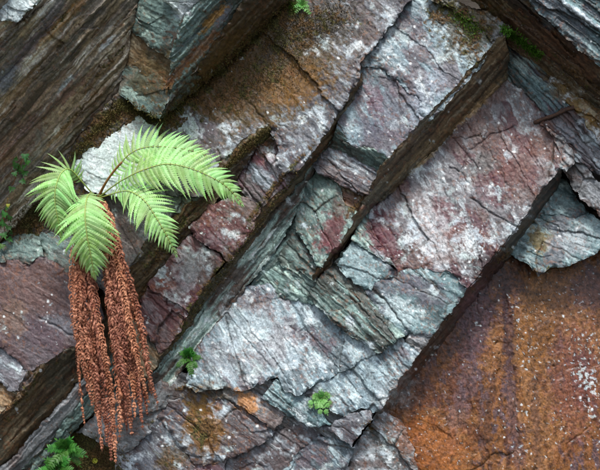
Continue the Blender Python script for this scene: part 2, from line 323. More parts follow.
CLIFF = None
PBUF = np.full((670, 800), -.25)
SURF = []        # (polygon, plane, displacement-free) list for finding the surface under a pixel
STEP = 0.75
def piece(name, pts, pal, ang=42, grow_px=0.0, streak=.5, plate=1., ter=1., rough=1., edge=1., lich=0., moss=0., gloss=.55,
          cvar=1., csc=1., aniso=3., back=.16, label=None, psize=.19, elong=2.2, fracs=.75, grain=1., freck=.4, tonek=1., speck=0.,  seed=None, cracks=(), step=None):
    global PCOUNT
    seed = len(SURF) * 7 + 3 if seed is None else seed
    P = grow(extend(pts), grow_px + .5)
    A = np.array([[v[0], v[1], 1.0] for v in pts]); z = np.array([v[2] for v in pts])
    pl = np.linalg.lstsq(A, z, rcond=None)[0]
    s = step or STEP
    x0, y0 = P.min(0) - s; x1, y1 = P.max(0) + s
    nx = int((x1 - x0) / s) + 2; ny = int((y1 - y0) / s) + 2
    gx, gy = np.meshgrid(x0 + np.arange(nx) * s, y0 + np.arange(ny) * s)
    ins = inside(gx, gy, P)
    cell = (ins[:-1, :-1].astype(int) + ins[1:, :-1] + ins[:-1, 1:] + ins[1:, 1:]) >= 2
    used = np.zeros(ins.shape, bool)
    used[:-1, :-1] |= cell; used[1:, :-1] |= cell; used[:-1, 1:] |= cell; used[1:, 1:] |= cell
    idx = np.full(ins.shape, -1); idx[used] = np.arange(used.sum())
    x = gx[used].copy(); y = gy[used].copy(); I = ins[used]
    dist, bx, by = nearest(x, y, P)
    x = np.where(I, x, bx); y = np.where(I, y, by); dist = np.where(I, dist, 0.0)
    # faces (counter-clockwise seen from the viewer)
    c = np.argwhere(cell)
    i, j = c[:, 0], c[:, 1]
    F = np.stack([idx[i, j], idx[i + 1, j], idx[i + 1, j + 1], idx[i, j + 1]], 1)
    # plane coordinates along / across the grain, in metres on the real surface
    a = math.radians(ang); tx, ty = math.cos(a), math.sin(a)
    g_al = (pl[0] * tx + pl[1] * ty) / PX; g_ac = (-pl[0] * ty + pl[1] * tx) / PX
    u = (x * tx + y * ty) * PX * math.sqrt(1 + g_al ** 2); v = (-x * ty + y * tx) * PX * math.sqrt(1 + g_ac ** 2)
    slope = 1.0 / math.sqrt(1 + g_al ** 2 + g_ac ** 2)
    wob = fbm(u * 5, v * 5, 3, seed + 50); jag = fbm(u * 48 / elong, v * 30, 3, seed + 53, .6); wob = wob * min(1.0, 3.0 / elong)
    d = np.zeros(x.shape)
    h1, r1, e1 = plates(u / (psize * elong) + wob * .06, v / psize + wob * .06 + jag * .025, seed)
    h2, r2, e2 = plates(u / (psize * .45 * elong) + wob * .05, v / (psize * .40) + wob * .05 + jag * .05, seed + 1)
    h3, r3, e3 = plates(u / .42, v / .040 + wob * .22 + jag * .08, seed + 2)
    h4, r4, e4 = plates(u / .24, v / .015 + wob * .3 + jag * .14, seed + 3)
    d += plate * (.0080 * h1 + .0024 * h2) + streak * (.0030 * h3 + .0016 * h4)
    d += ter * .004 * terrace(fbm(u * 1.0, v * 3.2, 3, seed + 5, .4) * 1.8)
    d += rough * (.0007 * fbm(u * 6, v * 6, 2, seed + 14) + .0011 * fbm(u * 56 + v * 24, v * 62 - u * 21, 3, seed + 17, .7, True))
    frac = np.clip(plate, 0, 1.2) * (np.exp(-(e1 / .014) ** 2) * sstep(-.35, .15, wob) + .45 * np.exp(-(e2 / .022) ** 2) * sstep(.05, .35, wob)) + np.clip(streak - .5, 0, 1.2) * .6 * np.exp(-(e3 / .06) ** 2) * sstep(-.3, .3, jag + wob)
    frac = np.clip(frac * fracs, 0, 1)
    h5, r5, e5 = plates(u / .5, v / .006 + jag * .12, seed + 6)
    d += min(streak, 1.5) * .0006 * h5
    tone = 1 + tonek * (plate * (.09 * r1 + .07 * r2) + min(streak, 1.8) * (.10 * r3 + .14 * r4 + .10 * r5))
    d -= .005 * frac
    # worn and chipped edges
    ch = np.clip(.55 + .9 * fbm(x / 9, y / 9, 3, seed + 20), 0, 2)
    d -= edge * (.011 * ch * np.exp(-dist / 1.6) + .018 * np.clip(ch - .7, 0, 2) * np.exp(-dist / 6.0))
    for ck in cracks:
        cp = np.array(ck[0], float); wd = ck[1]; dp = ck[2]
        xx = x + 1.6 * perlin(x / 7, y / 7, 91); yy = y + 1.6 * perlin(x / 7, y / 7, 92)
        bd = np.full(x.shape, 1e9)
        for k in range(len(cp) - 1):
            e = cp[k + 1] - cp[k]; t = np.clip(((xx - cp[k][0]) * e[0] + (yy - cp[k][1]) * e[1]) / (e @ e), 0, 1)
            bd = np.minimum(bd, np.hypot(xx - cp[k][0] - t * e[0], yy - cp[k][1] - t * e[1]))
        d -= dp * np.exp(-(bd / wd) ** 2)
    # moss relief
    mo = np.full(x.shape, moss)
    for k, b in enumerate(MOSS): mo = mo + b[5] * blob(x, y, b, k)
    mo = mo + .15 * fbm(u * 14, v * 14, 3, seed + 31)
    mrel = sstep(.3, .6, mo)
    d += mrel * (.004 + .006 * np.abs(fbm(u * 60, v * 60, 2, 77)))
    p = pl[0] * x + pl[1] * y + pl[2]
    # keep planes from running away outside the traced area
    over = np.maximum.reduce([-x, x - 600, -y, y - 470, np.zeros_like(x)])
    zc_ = z.mean(); p = zc_ + (p - zc_) * np.exp(-np.maximum(over - 10, 0) / 120.0)
    p = p + d * (0.55 + .45 * slope)
    # shared wandering of all joints
    wx = 1.2 * fbm(x / 30, y / 30, 2, 301) + .7 * fbm(x / 7, y / 7, 2, 303); wy = 1.2 * fbm(x / 30, y / 30, 2, 311) + .7 * fbm(x / 7, y / 7, 2, 313)
    rim = 1.1 * np.exp(-dist / 3.5)
    wx = wx + rim * terrace(1.6 * fbm(x / 11, y / 11, 2, 321)); wy = wy + rim * terrace(1.6 * fbm(x / 11, y / 11, 2, 327))
    X, Y = x + wx, y + wy
    dep = DIST - p
    np.maximum.at(PBUF, (np.clip(np.rint(Y).astype(int) + 100, 0, 669), np.clip(np.rint(X).astype(int) + 100, 0, 799)), p)
    V = np.stack([(X - 300) / FPX * dep, dep, ZC - (Y - 235) / FPX * dep], 1)
    # skirt: sides going back into the cliff
    E = np.concatenate([F[:, [0, 1]], F[:, [1, 2]], F[:, [2, 3]], F[:, [3, 0]]])
    key = np.sort(E, 1); kk = key[:, 0].astype(np.int64) * (len(V) + 1) + key[:, 1]
    _, inv, cnt = np.unique(kk, return_inverse=True, return_counts=True)
    BE = E[cnt[inv] == 1]
    bv = np.unique(BE); mp = np.full(len(V), -1); mp[bv] = np.arange(len(bv))
    cx, cy = X.mean(), Y.mean()
    rings = []; base = len(V); Fs = []; prev = None
    for q in (0.18, 1.0):
        dd = dep[bv] + back * q; xs = X[bv] + (cx - X[bv]) * .0 ; ys = Y[bv] + 0
        vx, vy = cx - xs, cy - ys; l = np.hypot(vx, vy) + 1e-6; ins_px = np.minimum(2.6 * q, l * .5)
        xs = xs + vx / l * ins_px + .5 * perlin(xs / 3 + q * 5, ys / 3, 5); ys = ys + vy / l * ins_px + .5 * perlin(xs / 3, ys / 3 + q * 5, 6)
        rings.append(np.stack([(xs - 300) / FPX * dd, dd, ZC - (ys - 235) / FPX * dd], 1))
    n1 = base; n2 = base + len(bv)
    q1 = np.stack([BE[:, 0], n1 + mp[BE[:, 0]], n1 + mp[BE[:, 1]], BE[:, 1]], 1)
    q2 = np.stack([n1 + mp[BE[:, 0]], n2 + mp[BE[:, 0]], n2 + mp[BE[:, 1]], n1 + mp[BE[:, 1]]], 1)
    q1 = q1[:, ::-1]; q2 = q2[:, ::-1]
    VV = np.concatenate([V] + rings); ctr = V.mean(0)
    me = mesh_np(name, VV - ctr, [F, q1, q2] if True else F)
    # ---- surface colour: mineral bands, stains with lit patches, lichen crusts, soil in the cracks
    C = [lin(k) for k in PAL[pal]]
    nA = fbm(u * 9 * csc / aniso, v * 9 * csc, 4, seed + 40); nB = fbm(u * 26 * csc / aniso, v * 26 * csc, 4, seed + 44, .6); nC = fbm(u * 4, v * 4, 4, seed + 48)
    def mixc(c, k, f): return c + (k - c) * f[:, None]
    col = np.repeat(C[0][None], len(x), 0)
    col = mixc(col, C[1], cvar * sstep(.02, .38, nA + .45 * nB)); col = mixc(col, C[2], cvar * sstep(.05, .42, nB - .3 * nA))
    col = mixc(col, C[3], cvar * .85 * sstep(.1, .42, nC + .45 * nB))
    j1, j2 = fbm(x / 14, y / 14, 3, 401), fbm(x / 14, y / 14, 3, 405)
    bn = fbm(x / 5, y / 5, 4, 409, .65, True)
    for k, b in enumerate(STAINS_AND_LIGHT):
        jj = min(7.0, .5 * min(b[2], b[3]))
        f = blob(x + jj * j1, y + jj * j2, b, k)
        if f.max() < .03: continue
        f = sstep(.15, .60, f + .30 * bn * (f > .02)) * b[6]
        col = mixc(col, lin(b[5]) * (.72 if max(b[5]) < 165 else .95), f)
    g1 = fbm(u * 38 + v * 11, v * 48 - u * 9, 3, seed + 60, .7, True); g2 = fbm(x / 1.8 + y / 3.1, y / 1.8 - x / 3.1, 2, 61, .8, True)
    col = col * np.clip(tone, .4, 1.7)[:, None]
    col = col * np.clip(1 + grain * (.34 * g1 + .26 * g2), .25, 2.0)[:, None]
    # rusty freckles
    ff = sstep(.42, .62, fbm(x / 4, y / 4, 4, 430, .65, True) + .55 * fbm(x / 30, y / 30, 2, 433) - .14); col = mixc(col, lin((134, 84, 52)), ff * freck)
    # lichen crust: ragged patches and scattered rosettes
    li = np.full(x.shape, lich)
    for k, b in enumerate(LICHEN): li = np.maximum(li, b[5] * blob(x, y, b, k) * 1.15)
    li = np.clip(li * (1 - .85 * mrel) + .14 * fbm(x / 22, y / 22, 3, 420), 0, 1)
    li = li * np.clip(.75 + 1.1 * fbm(x / 34, y / 34, 3, 438), 0, 1.3)
    fl = fbm(x / 16, y / 16, 5, 440, .62, True)
    fs = fbm(x / 3.4, y / 3.4, 3, 446, .6, True)
    bloom = .78 * sstep(-.15, .65, fl - (.55 - .95 * li)) * sstep(.12, .4, li)
    lm = np.maximum(sstep(.0, .22, fl - (1.0 - 1.05 * li)), sstep(.0, .12, fs - (1.12 - .85 * li)))
    lm = np.maximum(lm * np.clip(.82 + .6 * g2 + .4 * g1, .1, 1), bloom * np.clip(1 + .8 * g1 + .7 * g2, 0, 1.3))
    lcol = lin((186, 200, 206)) + (lin((214, 222, 222)) - lin((186, 200, 206))) * sstep(-.3, .4, fbm(x / 18, y / 18, 3, 450))[:, None]
    lcol = lcol + (lin((176, 196, 190)) - lcol) * (.6 * sstep(0, .4, fbm(x / 26, y / 26, 2, 455)))[:, None]
    if speck: lm = sstep(.0, .16, fbm(x / 4.5, y / 4.5, 4, 447, .62, True) - (.92 - .95 * li)) * np.clip(.85 + .5 * g2, .2, 1)
    lm = np.clip(lm, 0, 1) * .84
    col = col + (lcol - col) * lm[:, None]
    # white specks
    sx, sy = x / 11.0, y / 11.0; ix, iy = np.floor(sx).astype(int) & 255, np.floor(sy).astype(int) & 255
    hh = _perm[_perm[ix] + iy]; cxs = .2 + .6 * (_gx[hh] * .5 + .5); cys = .2 + .6 * (_gy[(hh * 3) & 255] * .5 + .5)
    dsp = np.hypot(sx - np.floor(sx) - cxs, sy - np.floor(sy) - cys) + .05 * bn
    spk = sstep(.14, .08, dsp * (1 + 1.2 * ((hh >> 3) % 5) / 5)) * ((hh % 9) < (1 if speck else 2)) * (li > .12) * (mrel < .3)
    col = mixc(col, lin((226, 230, 228)), spk * .9)
    # soil lodged in fractures, crumbly moss
    col = mixc(col, lin((66, 54, 42)), np.clip(frac * .75, 0, 1))
    mb = sstep(.40, .58, mo + .35 * fbm(u * 45, v * 45, 4, 460, .7, True))
    mcol = lin((80, 58, 28)) + (lin((66, 64, 26)) - lin((80, 58, 28))) * sstep(-.15, .3, fbm(x / 16, y / 16, 3, 465))[:, None]
    mcol = mcol * np.clip(.95 + 1.5 * fbm(x / 1.5, y / 1.5, 2, 470, .8, True), .15, 2.6)[:, None]
    col = mixc(col, mcol, mb * .95)
    li = np.clip(lm, 0, 1); mo = mb
    nV = len(VV)
    cc = np.ones((nV, 4), np.float32); cc[:len(x), :3] = np.clip(col, .006, .85)
    cc[base:, :3] = np.tile(np.clip(col[bv] * .8 + lin((96, 78, 58)) * .2, .01, .9), (2, 1))
    at = me.color_attributes.new('col', 'FLOAT_COLOR', 'POINT'); at.data.foreach_set('color', cc.ravel())
    mk = np.zeros((nV, 4), np.float32); mk[:len(x), 0] = li; mk[:len(x), 1] = np.clip(mo, 0, 1); mk[:, 2] = gloss; mk[:, 3] = 1
    mk[base:, 0] = .1; mk[base:, 1] = np.tile(np.clip(mo[bv], 0, 1), 2)
    at = me.color_attributes.new('mask', 'FLOAT_COLOR', 'POINT'); at.data.foreach_set('color', mk.ravel())
    o = obj(name, me, ROCK, CLIFF, loc=Vector(ctr), label=label)
    SURF.append((P, pl))
    return o

def surf_p(x, y):
    """how far the built rock stands out of the cliff plane under a pixel"""
    i, j = int(round(y)) + 100, int(round(x)) + 100
    return float(PBUF[min(max(i, 0), 669), min(max(j, 0), 799)])

# ---- setting: quarry floor and the cliff mass behind the slabs
gv = []; gn = 60
g = np.linspace(-60, 60, gn); GX, GY = np.meshgrid(g, g)
GZ = .10 * fbm(GX * .3, GY * .3, 3, 8) - .1; idx = np.arange(gn * gn).reshape(gn, gn)
GF = np.stack([idx[:-1, :-1].ravel(), idx[:-1, 1:].ravel(), idx[1:, 1:].ravel(), idx[1:, :-1].ravel()], 1)
ground = obj('ground', mesh_np('ground', np.stack([GX.ravel(), GY.ravel(), GZ.ravel()], 1), GF), M_SOIL, kind='structure')

def build_cliff():
    xs = np.arange(-5.5, 5.5, .03); zs = np.arange(-.4, 6.0, .03)
    X, Z = np.meshgrid(xs, zs)
    u = (X + Z) * .7; v = (Z - X) * .7
    out = np.maximum(np.maximum(np.abs(X) - 1.45, np.abs(Z - ZC) - 1.2), 0)
    k = sstep(0, .35, out)
    h = -.27 + k * (.16 + .07 * plates(u / .9, v / .35, 3)[0] + .05 * terrace(fbm(u * .8, v * 2.5, 4, 60) * 2.5)) + .02 * fbm(X * 6, Z * 6, 4, 61) * (.4 + k)
    Yd = DIST - h
    idx = np.arange(X.size).reshape(X.shape)
    F = np.stack([idx[:-1, :-1].ravel(), idx[:-1, 1:].ravel(), idx[1:, 1:].ravel(), idx[1:, :-1].ravel()], 1)
    me = mesh_np('cliff', np.stack([X.ravel(), Yd.ravel(), Z.ravel()], 1), F)
    n = X.size; nA = fbm(u * 3, v * 12, 4, 62).ravel(); nB = fbm(X * 4, Z * 4, 4, 63).ravel()
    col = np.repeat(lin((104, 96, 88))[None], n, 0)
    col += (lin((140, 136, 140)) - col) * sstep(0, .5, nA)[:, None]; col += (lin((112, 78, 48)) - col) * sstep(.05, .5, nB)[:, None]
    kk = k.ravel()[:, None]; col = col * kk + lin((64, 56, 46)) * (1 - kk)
    cc = np.ones((n, 4), np.float32); cc[:, :3] = col
    me.color_attributes.new('col', 'FLOAT_COLOR', 'POINT').data.foreach_set('color', cc.ravel())
    mk = np.zeros((n, 4), np.float32); mk[:, 0] = .35 * k.ravel(); mk[:, 1] = .25 + .2 * nB; mk[:, 2] = .2; mk[:, 3] = 1
    me.color_attributes.new('mask', 'FLOAT_COLOR', 'POINT').data.foreach_set('color', mk.ravel())
    return obj('cliff', me, ROCK, kind='structure')
CLIFF = build_cliff()

# ---- slabs, traced as outlines with a level for each corner (pixel, pixel, metres out of the cliff plane)
S = dict(streak=1.5, aniso=14., csc=1.4, elong=8., fracs=.45, psize=.12, tonek=1.7)      # ledge undersides: strongly streaked along the bedding
UP = -48                                      # bedding direction, running up to the right
# top left ledge
piece('rock_block', [(0, 0, .44), (42, 0, .44), (31, 10, .44), (17, 22, .44), (0, 20, .44)], 'white', 42, lich=.4)
piece('ledge_face', [(0, 17, .41), (16, 20, .41), (30, 9, .41), (41, 0, .41), (48, 0, .36), (0, 48, .36)], 'gray', UP, 1, label='thin grey striped strip under the white corner rock', **S)
piece('ledge_face', [(0, 46, .37), (46, 0, .37), (137, 0, .05), (131, 30, .04), (130, 50, .03), (124, 75, .01), (119, 92, 0), (105, 108, 0), (96, 118, -.01), (80, 140, -.01), (65, 160, -.02), (40, 200, -.03), (15, 226, -.04), (0, 240, -.04)],
      'striped', -47, 1, label='long brown ledge underside with rust and grey streaks', gloss=.35, plate=.9, ter=.7, cvar=1.1, **S)
# wedge block in the corner
piece('rock_block', [(136, 0, .08), (166, 0, .22), (181, 12, .28), (177, 33, .27), (160, 30, .19), (150, 28, .14), (135, 19, .08)], 'green', 25, .3, streak=.8, gloss=.4)
piece('rock_block', [(164, 0, .33), (202, 0, .34), (188, 12, .31), (180, 20, .30), (176, 10, .31)], 'white', 42, .2, lich=.5)
piece('rock_block', [(134, 19, .09), (150, 27, .15), (172, 36, .26), (171, 58, .25), (150, 46, .14), (132, 30, .07)], 'green', 30, .3, streak=.7, gloss=.45)
piece('rock_block', [(131, 33, .04), (150, 46, .11), (173, 55, .225), (172, 90, .21), (150, 76, .10), (128, 68, .02)], 'brown', 35, 1, streak=.7)
piece('rock_block', [(127, 66, .02), (146, 68, .11), (168, 80, .20), (168, 100, .215), (159, 119, .20), (140, 109, .10), (119, 94, .01)], 'green', 20, .3, streak=.5, gloss=.45)
piece('ledge_face', [(200, 0, .33), (246, 0, .20), (228, 28, .17), (206, 56, .17), (184, 84, .16), (160, 118, .17), (166, 92, .22), (171, 70, .235), (173, 52, .25), (178, 32, .28), (187, 14, .31)], 'green', UP, .4, label='grey green wedge side with an orange stripe', **S)
piece('ledge_face', [(246, 0, .24), (292, 0, .05), (262, 29, .05), (233, 59, .05), (206, 82, .06), (200, 73, .12), (201, 62, .16), (215, 44, .20), (228, 26, .22)], 'brownd', UP, .4, plate=.6, ter=.6, cvar=.6, label='smooth dark brown underside of the wedge block', **{**S, 'streak': .8})
piece('ledge_face', [(200, 70, .10), (208, 80, .06), (178, 106, .05), (159, 119, .08), (168, 102, .13), (186, 82, .13)], 'green', UP, .6, **S)
# upper slabs
piece('rock_slab', [(290, 0, .02), (412, 0, .12), (362, 63, .13), (359, 80, .14), (345, 105, .14), (330, 127, .14), (305, 163, .13), (297, 172, .12), (284, 174, .11), (276, 165, .10), (280, 150, .12), (268, 126, .08), (245, 141, .07), (222, 160, .06), (203, 196, .05), (150, 196, 0), (146, 150, -.01), (160, 117, 0), (205, 82, .01), (262, 28, .01)],
      'mauve', 46, 0, lich=.0, cvar=1., rough=1.2, streak=.25, psize=.30, label='broad upper slab stained ochre with pale lichen')
piece('rock_slab', [(412, 0, .10), (452, 0, .11), (476, 20, .12), (501, 41, .15), (480, 68, .15), (440, 114, .15), (421, 126, .15), (420, 101, .12), (403, 88, .10), (385, 72, .09), (361, 64, .09)], 'pale', 50, 0, lich=.4, rough=1.6, streak=.3, psize=.26)
piece('rock_slab', [(360, 63, .085), (385, 72, .095), (403, 88, .11), (421, 101, .125), (423, 122, .135), (388, 161, .12), (375, 151, .11), (355, 146, .09), (337, 131, .075), (345, 105, .08), (357, 82, .08)], 'pale', 56, .4, lich=.25, rough=1., plate=.7, streak=.25, psize=.24, label='bluish purple slab below a curved crack')
piece('ledge_face', [(337, 130, .075), (355, 145, .09), (375, 150, .11), (388, 160, .12), (384, 172, .06), (364, 164, .04), (345, 156, .03), (327, 149, .02)], 'green', 30, 1, streak=1.2)
piece('rock_block', [(314, 165, .03), (328, 148, .02), (345, 153, .035), (362, 158, .05), (374, 165, .06), (381, 173, .07), (366, 197, .08), (354, 193, .075), (340, 184, .06), (319, 174, .04)], 'mauve', 32, .2, streak=1.4, lich=.2, plate=1.3, rough=1.3)
piece('rock_block', [(338, 184, .02), (354, 193, .03), (367, 197, .04), (363, 208, .04), (356, 213, .035), (345, 206, .02)], 'brown', 30, .5, moss=.15)
# right hand long ledge face
piece('ledge_face', [(503, 36, .16), (490, 50, .16), (470, 72, .16), (450, 95, .16), (422, 122, .155), (388, 160, .14), (378, 172, .12), (366, 197, .10), (361, 208, .06), (366, 213, -.01), (386, 196, -.03), (411, 175, -.03), (430, 152, -.03), (446, 140, -.03), (470, 114, -.03), (490, 96, -.03), (506, 81, -.03), (509, 58, .02)],
      'brown', UP, .8, label='long dark brown ledge underside with a pale streak', gloss=.35, moss=.05, plate=.8, ter=.8, **S)
# strips between the two ledges
piece('ledge_face', [(270, 125, .09), (280, 150, .10), (258, 143, .03), (244, 166, 0), (232, 184, 0), (208, 208, -.02), (186, 238, -.03), (150, 286, -.05), (128, 322, -.06), (112, 305, -.01), (134, 262, .03), (152, 238, .03), (178, 214, .04), (202, 193, .05), (222, 160, .07), (245, 141, .08)],
      'brownd', UP, .8, moss=.22, label='mossy brown ledge running down behind the dead fronds', **S)
piece('rock_block', [(256, 139, .02), (269, 127, .03), (281, 150, .05), (282, 164, .05), (300, 168, .06), (284, 192, .05), (263, 211, .045), (247, 196, .05), (234, 181, .02), (242, 164, .01)], 'purple', 50, .2, streak=1.4, plate=1.3)
piece('rock_block', [(190, 228, 0), (209, 206, 0), (230, 198, .02), (248, 198, .03), (262, 211, .04), (247, 239, .045), (229, 263, .05), (211, 246, .03), (193, 237, .02)], 'maroon', 45, .2, lich=.4, rough=1.5, streak=.3, label='red brown block below the long green frond')
piece('rock_block', [(148, 285, .0), (170, 258, -.01), (189, 236, -.01), (205, 244, .02), (224, 262, .03), (206, 287, .035), (186, 318, .04), (168, 306, .025)], 'maroon', 52, .2, lich=.45, rough=1.5, streak=.3, label='flat red block streaked with white lichen')
piece('rock_block', [(142, 300, -.03), (150, 288, -.03), (168, 305, .0), (187, 319, .02), (176, 336, .02), (162, 354, .015), (150, 338, .0), (138, 322, -.03)], 'maroon', 45, .3, lich=.12, cvar=.6)
piece('rock_block', [(126, 322, -.06), (140, 322, -.05), (152, 340, -.02), (163, 354, .0), (148, 378, .0), (132, 372, -.03), (118, 350, -.06)], 'brown', 45, .4, lich=.1)
# long rib: mossy upper strip and striped lower strip
UG = [(362, 70, .135), (359, 82, .13), (345, 107, .13), (330, 129, .13), (305, 165, .09), (284, 190, .06), (263, 211, .045), (248, 239, .04), (229, 264, .035), (206, 288, .03), (186, 320, .025), (163, 355, .015), (148, 377, .01)]
MG = [(351, 108, .04), (332, 136, .03), (315, 160, .01), (295, 187, .0), (274, 213, -.01), (252, 243, -.015), (229, 275, -.02), (206, 305, -.025), (184, 334, -.03), (164, 360, -.035), (144, 388, -.04)]
LG = [(327, 152, .0), (317, 168, -.03), (305, 183, -.04), (299, 206, -.05), (285, 236, -.055), (268, 262, -.06), (247, 286, -.06), (228, 311, -.06), (208, 336, -.06), (195, 353, -.06), (178, 376, -.06), (156, 404, -.06)]
piece('ledge_face', UG + MG[::-1], 'brownd', UP, .8, moss=.10, label='mossy brown upper strip of the long diagonal rib', **S)
piece('ledge_face', [(352, 112, .02)] + MG[1:] + LG[::-1], 'palegreen', -52, .8, streak=1.8, aniso=14, csc=1.8, cvar=1.2, plate=.9, elong=8, fracs=.6, psize=.09, lich=.15, label='pale green striped strip of the long diagonal rib')
piece('ledge_face', [(345, 124, .07), (330, 146, .06), (345, 156, .04), (328, 172, -.02), (316, 172, -.04), (318, 160, .01)], 'dark', UP, .5, **S)
# middle blocks
piece('rock_block', [(303, 184, -.03), (318, 172, -.03), (338, 185, .01), (345, 206, .04), (359, 213, .06), (352, 224, .07), (336, 246, .07), (320, 270, .06), (308, 247, .0), (296, 226, -.04), (299, 205, -.04)], 'green', 60, .2, lich=.25, plate=1.3, label='green grey block with a maroon centre')
piece('ledge_face', [(363, 205, .06), (369, 212, .0), (347, 241, 0), (324, 273, 0), (318, 286, -.02), (313, 277, .02), (320, 269, .06), (336, 246, .07), (352, 223, .07)], 'brown', UP, .5, moss=.12, **S)
piece('rock_block', [(278, 258, -.04), (289, 241, -.05), (297, 227, -.05), (308, 247, -.01), (317, 266, .03), (316, 282, .03), (300, 271, .0), (285, 267, -.02)], 'green', 45, .2, streak=1.6, lich=.2)
piece('rock_block', [(262, 270, -.07), (284, 266, -.05), (300, 270, -.02), (317, 282, .0), (332, 302, 0), (304, 304, -.02), (280, 296, -.05), (258, 290, -.08)], 'green', 42, .6, streak=1.6, plate=1.4, lich=.35)
# main pale slab, lower centre
piece('rock_slab', [(226, 313, -.06), (247, 287, -.06), (266, 284, -.05), (290, 294, -.03), (318, 306, 0), (346, 331, .04), (379, 353, .08), (340, 372, .07), (300, 394, .06), (285, 392, .05), (278, 377, .04), (262, 384, .03), (242, 390, .02), (222, 389, .0), (200, 393, -.01), (184, 386, -.02), (194, 353, -.05)],
      'pale', 56, 0, streak=.75, fracs=.6, lich=.46, plate=1.1, rough=1.5, label='large pale lichen covered slab at the centre')
piece('rock_slab', [(316, 284, .03), (330, 268, .02), (353, 241, .0), (362, 262, .03), (366, 290, .06), (386, 320, .09), (406, 336, .11), (378, 354, .11), (346, 331, .08), (318, 307, .05), (308, 296, .03)], 'green', 43, .2, streak=2.6, aniso=12, csc=1.8, cvar=1.2, plate=.9, label='thinly layered grey green slab')
piece('rock_slab', [(352, 243, .03), (366, 251, .045), (386, 261, .06), (397, 275, .075), (374, 283, .07), (370, 291, .075), (354, 282, .055), (337, 266, .03)], 'teal', 35, .2, streak=.2, rough=1, plate=.5, lich=.2)
piece('rock_slab', [(352, 241, .045), (366, 212, .0), (380, 243, .05), (398, 274, .09), (386, 260, .075), (368, 250, .06)], 'green', 50, .4, streak=1.5)
# big right slab
piece('rock_slab', [(506, 80, -.03), (520, 88, -.02), (531, 98, 0), (546, 120, .03), (560, 150, .07), (564, 167, .09), (541, 195, .10), (519, 226, .11), (498, 252, .11), (469, 290, .11), (450, 272, .08), (422, 268, .06), (398, 275, .05), (381, 243, .0), (365, 213, -.03), (386, 196, -.03), (411, 175, -.03), (446, 140, -.03), (470, 114, -.03), (490, 96, -.03)],
      'mixred', 58, 0, lich=.32, plate=1.0, psize=.27, fracs=.8, streak=.3, rough=1.6, label='big speckled purple and white slab at right', cracks=[([(472, 199), (486, 209), (500, 218), (519, 229)], .8, .010), ([(449, 168), (460, 172), (470, 150), (484, 142), (491, 134), (515, 128)], .9, .008), ([(462, 174), (474, 200)], .8, .006), ([(545, 118), (532, 150), (542, 172)], .7, .004), ([(378, 215), (400, 245), (412, 268)], .7, .004)])
piece('rock_slab', [(366, 292, .06), (374, 283, .055), (397, 275, .06), (422, 268, .065), (450, 271, .085), (469, 290, .11), (447, 319, .115), (432, 338, .115), (424, 334, .11), (410, 334, .10), (404, 337, .10), (386, 320, .085)], 'teal', 32, .2, lich=.28, streak=.35, plate=1.2, ter=1.2, psize=.22)
piece('rock_slab', [(404, 338, .095), (411, 335, .10), (424, 335, .105), (432, 339, .11), (421, 353, .105), (413, 347, .10)], 'gray', 42, 0)
# slabs below the centre line
piece('rock_slab', [(302, 394, .03), (345, 370, .06), (380, 354, .085), (402, 339, .09), (414, 348, .10), (421, 353, .105), (400, 381, .105), (380, 413, .105), (360, 408, .085), (345, 415, .07), (325, 408, .055), (313, 400, .04)], 'pale', 52, 0, streak=1.0, lich=.4, plate=.8, label='pale striped slab below the dark joint')
piece('ledge_face', [(374, 355, .03), (402, 338, .06), (421, 354, .06), (407, 360, .05)], 'dark', -30, 0)
piece('rock_slab', [(262, 398, .02), (278, 379, .03), (286, 393, .05), (302, 395, .06), (316, 403, .065), (331, 424, .08), (312, 428, .07), (290, 416, .05)], 'teal', 40, .2, streak=2.2, lich=.4)
piece('rock_slab', [(188, 394, -.03), (212, 390, -.02), (232, 389, -.01), (246, 389, .0), (262, 397, .01), (286, 415, .035), (274, 431, .03), (262, 421, .02), (236, 401, 0)], 'gray', 38, .2, streak=1.6)
piece('rock_slab', [(332, 425, .06), (345, 415, .075), (371, 411, .09), (374, 416, .09), (356, 440, .09), (353, 446, .085), (336, 433, .07), (318, 428, .05)], 'mauve', 40, .2, lich=.25)
piece('rock_slab', [(168, 400, -.07), (188, 393, -.06), (215, 394, -.04), (240, 408, -.01), (264, 424, .01), (276, 433, .02), (252, 450, .01), (226, 461, 0), (196, 466, -.02), (176, 440, -.05), (158, 416, -.08)], 'mauve', 38, 0, lich=.35, plate=1.3, label='purple grey slab with an orange moss stain')
piece('rock_slab', [(276, 432, -.01), (300, 424, .0), (313, 429, .01), (334, 432, .03), (318, 437, .02), (300, 452, .01), (285, 470, .0), (222, 470, -.04), (226, 460, -.04), (252, 450, -.02)], 'mauve', 40, 0, lich=.3)
piece('rock_slab', [(285, 470, .0), (300, 451, .01), (318, 437, .02), (345, 440, .04), (355, 448, .05), (346, 470, .04)], 'pale', 45, 0, lich=.6)
piece('rock_slab', [(346, 470, .0), (355, 447, .01), (380, 411, .0), (402, 420, .01), (413, 446, .0), (416, 470, .0)], 'gray', 45, 0, lich=.72, rough=1.4, label='rough grey lichen crusted rock at the bottom')
piece('rock_slab', [(116, 470, -.10), (117, 452, -.11), (138, 440, -.09), (150, 428, -.09), (160, 415, -.08), (178, 440, -.06), (197, 466, -.04), (198, 470, -.04)], 'mauve', 42, .6, lich=.4, plate=1.3)
piece('rock_slab', [(192, 470, -.05), (197, 464, -.04), (227, 459, -.02), (224, 470, -.02)], 'purple', 42, .6, lich=.3)
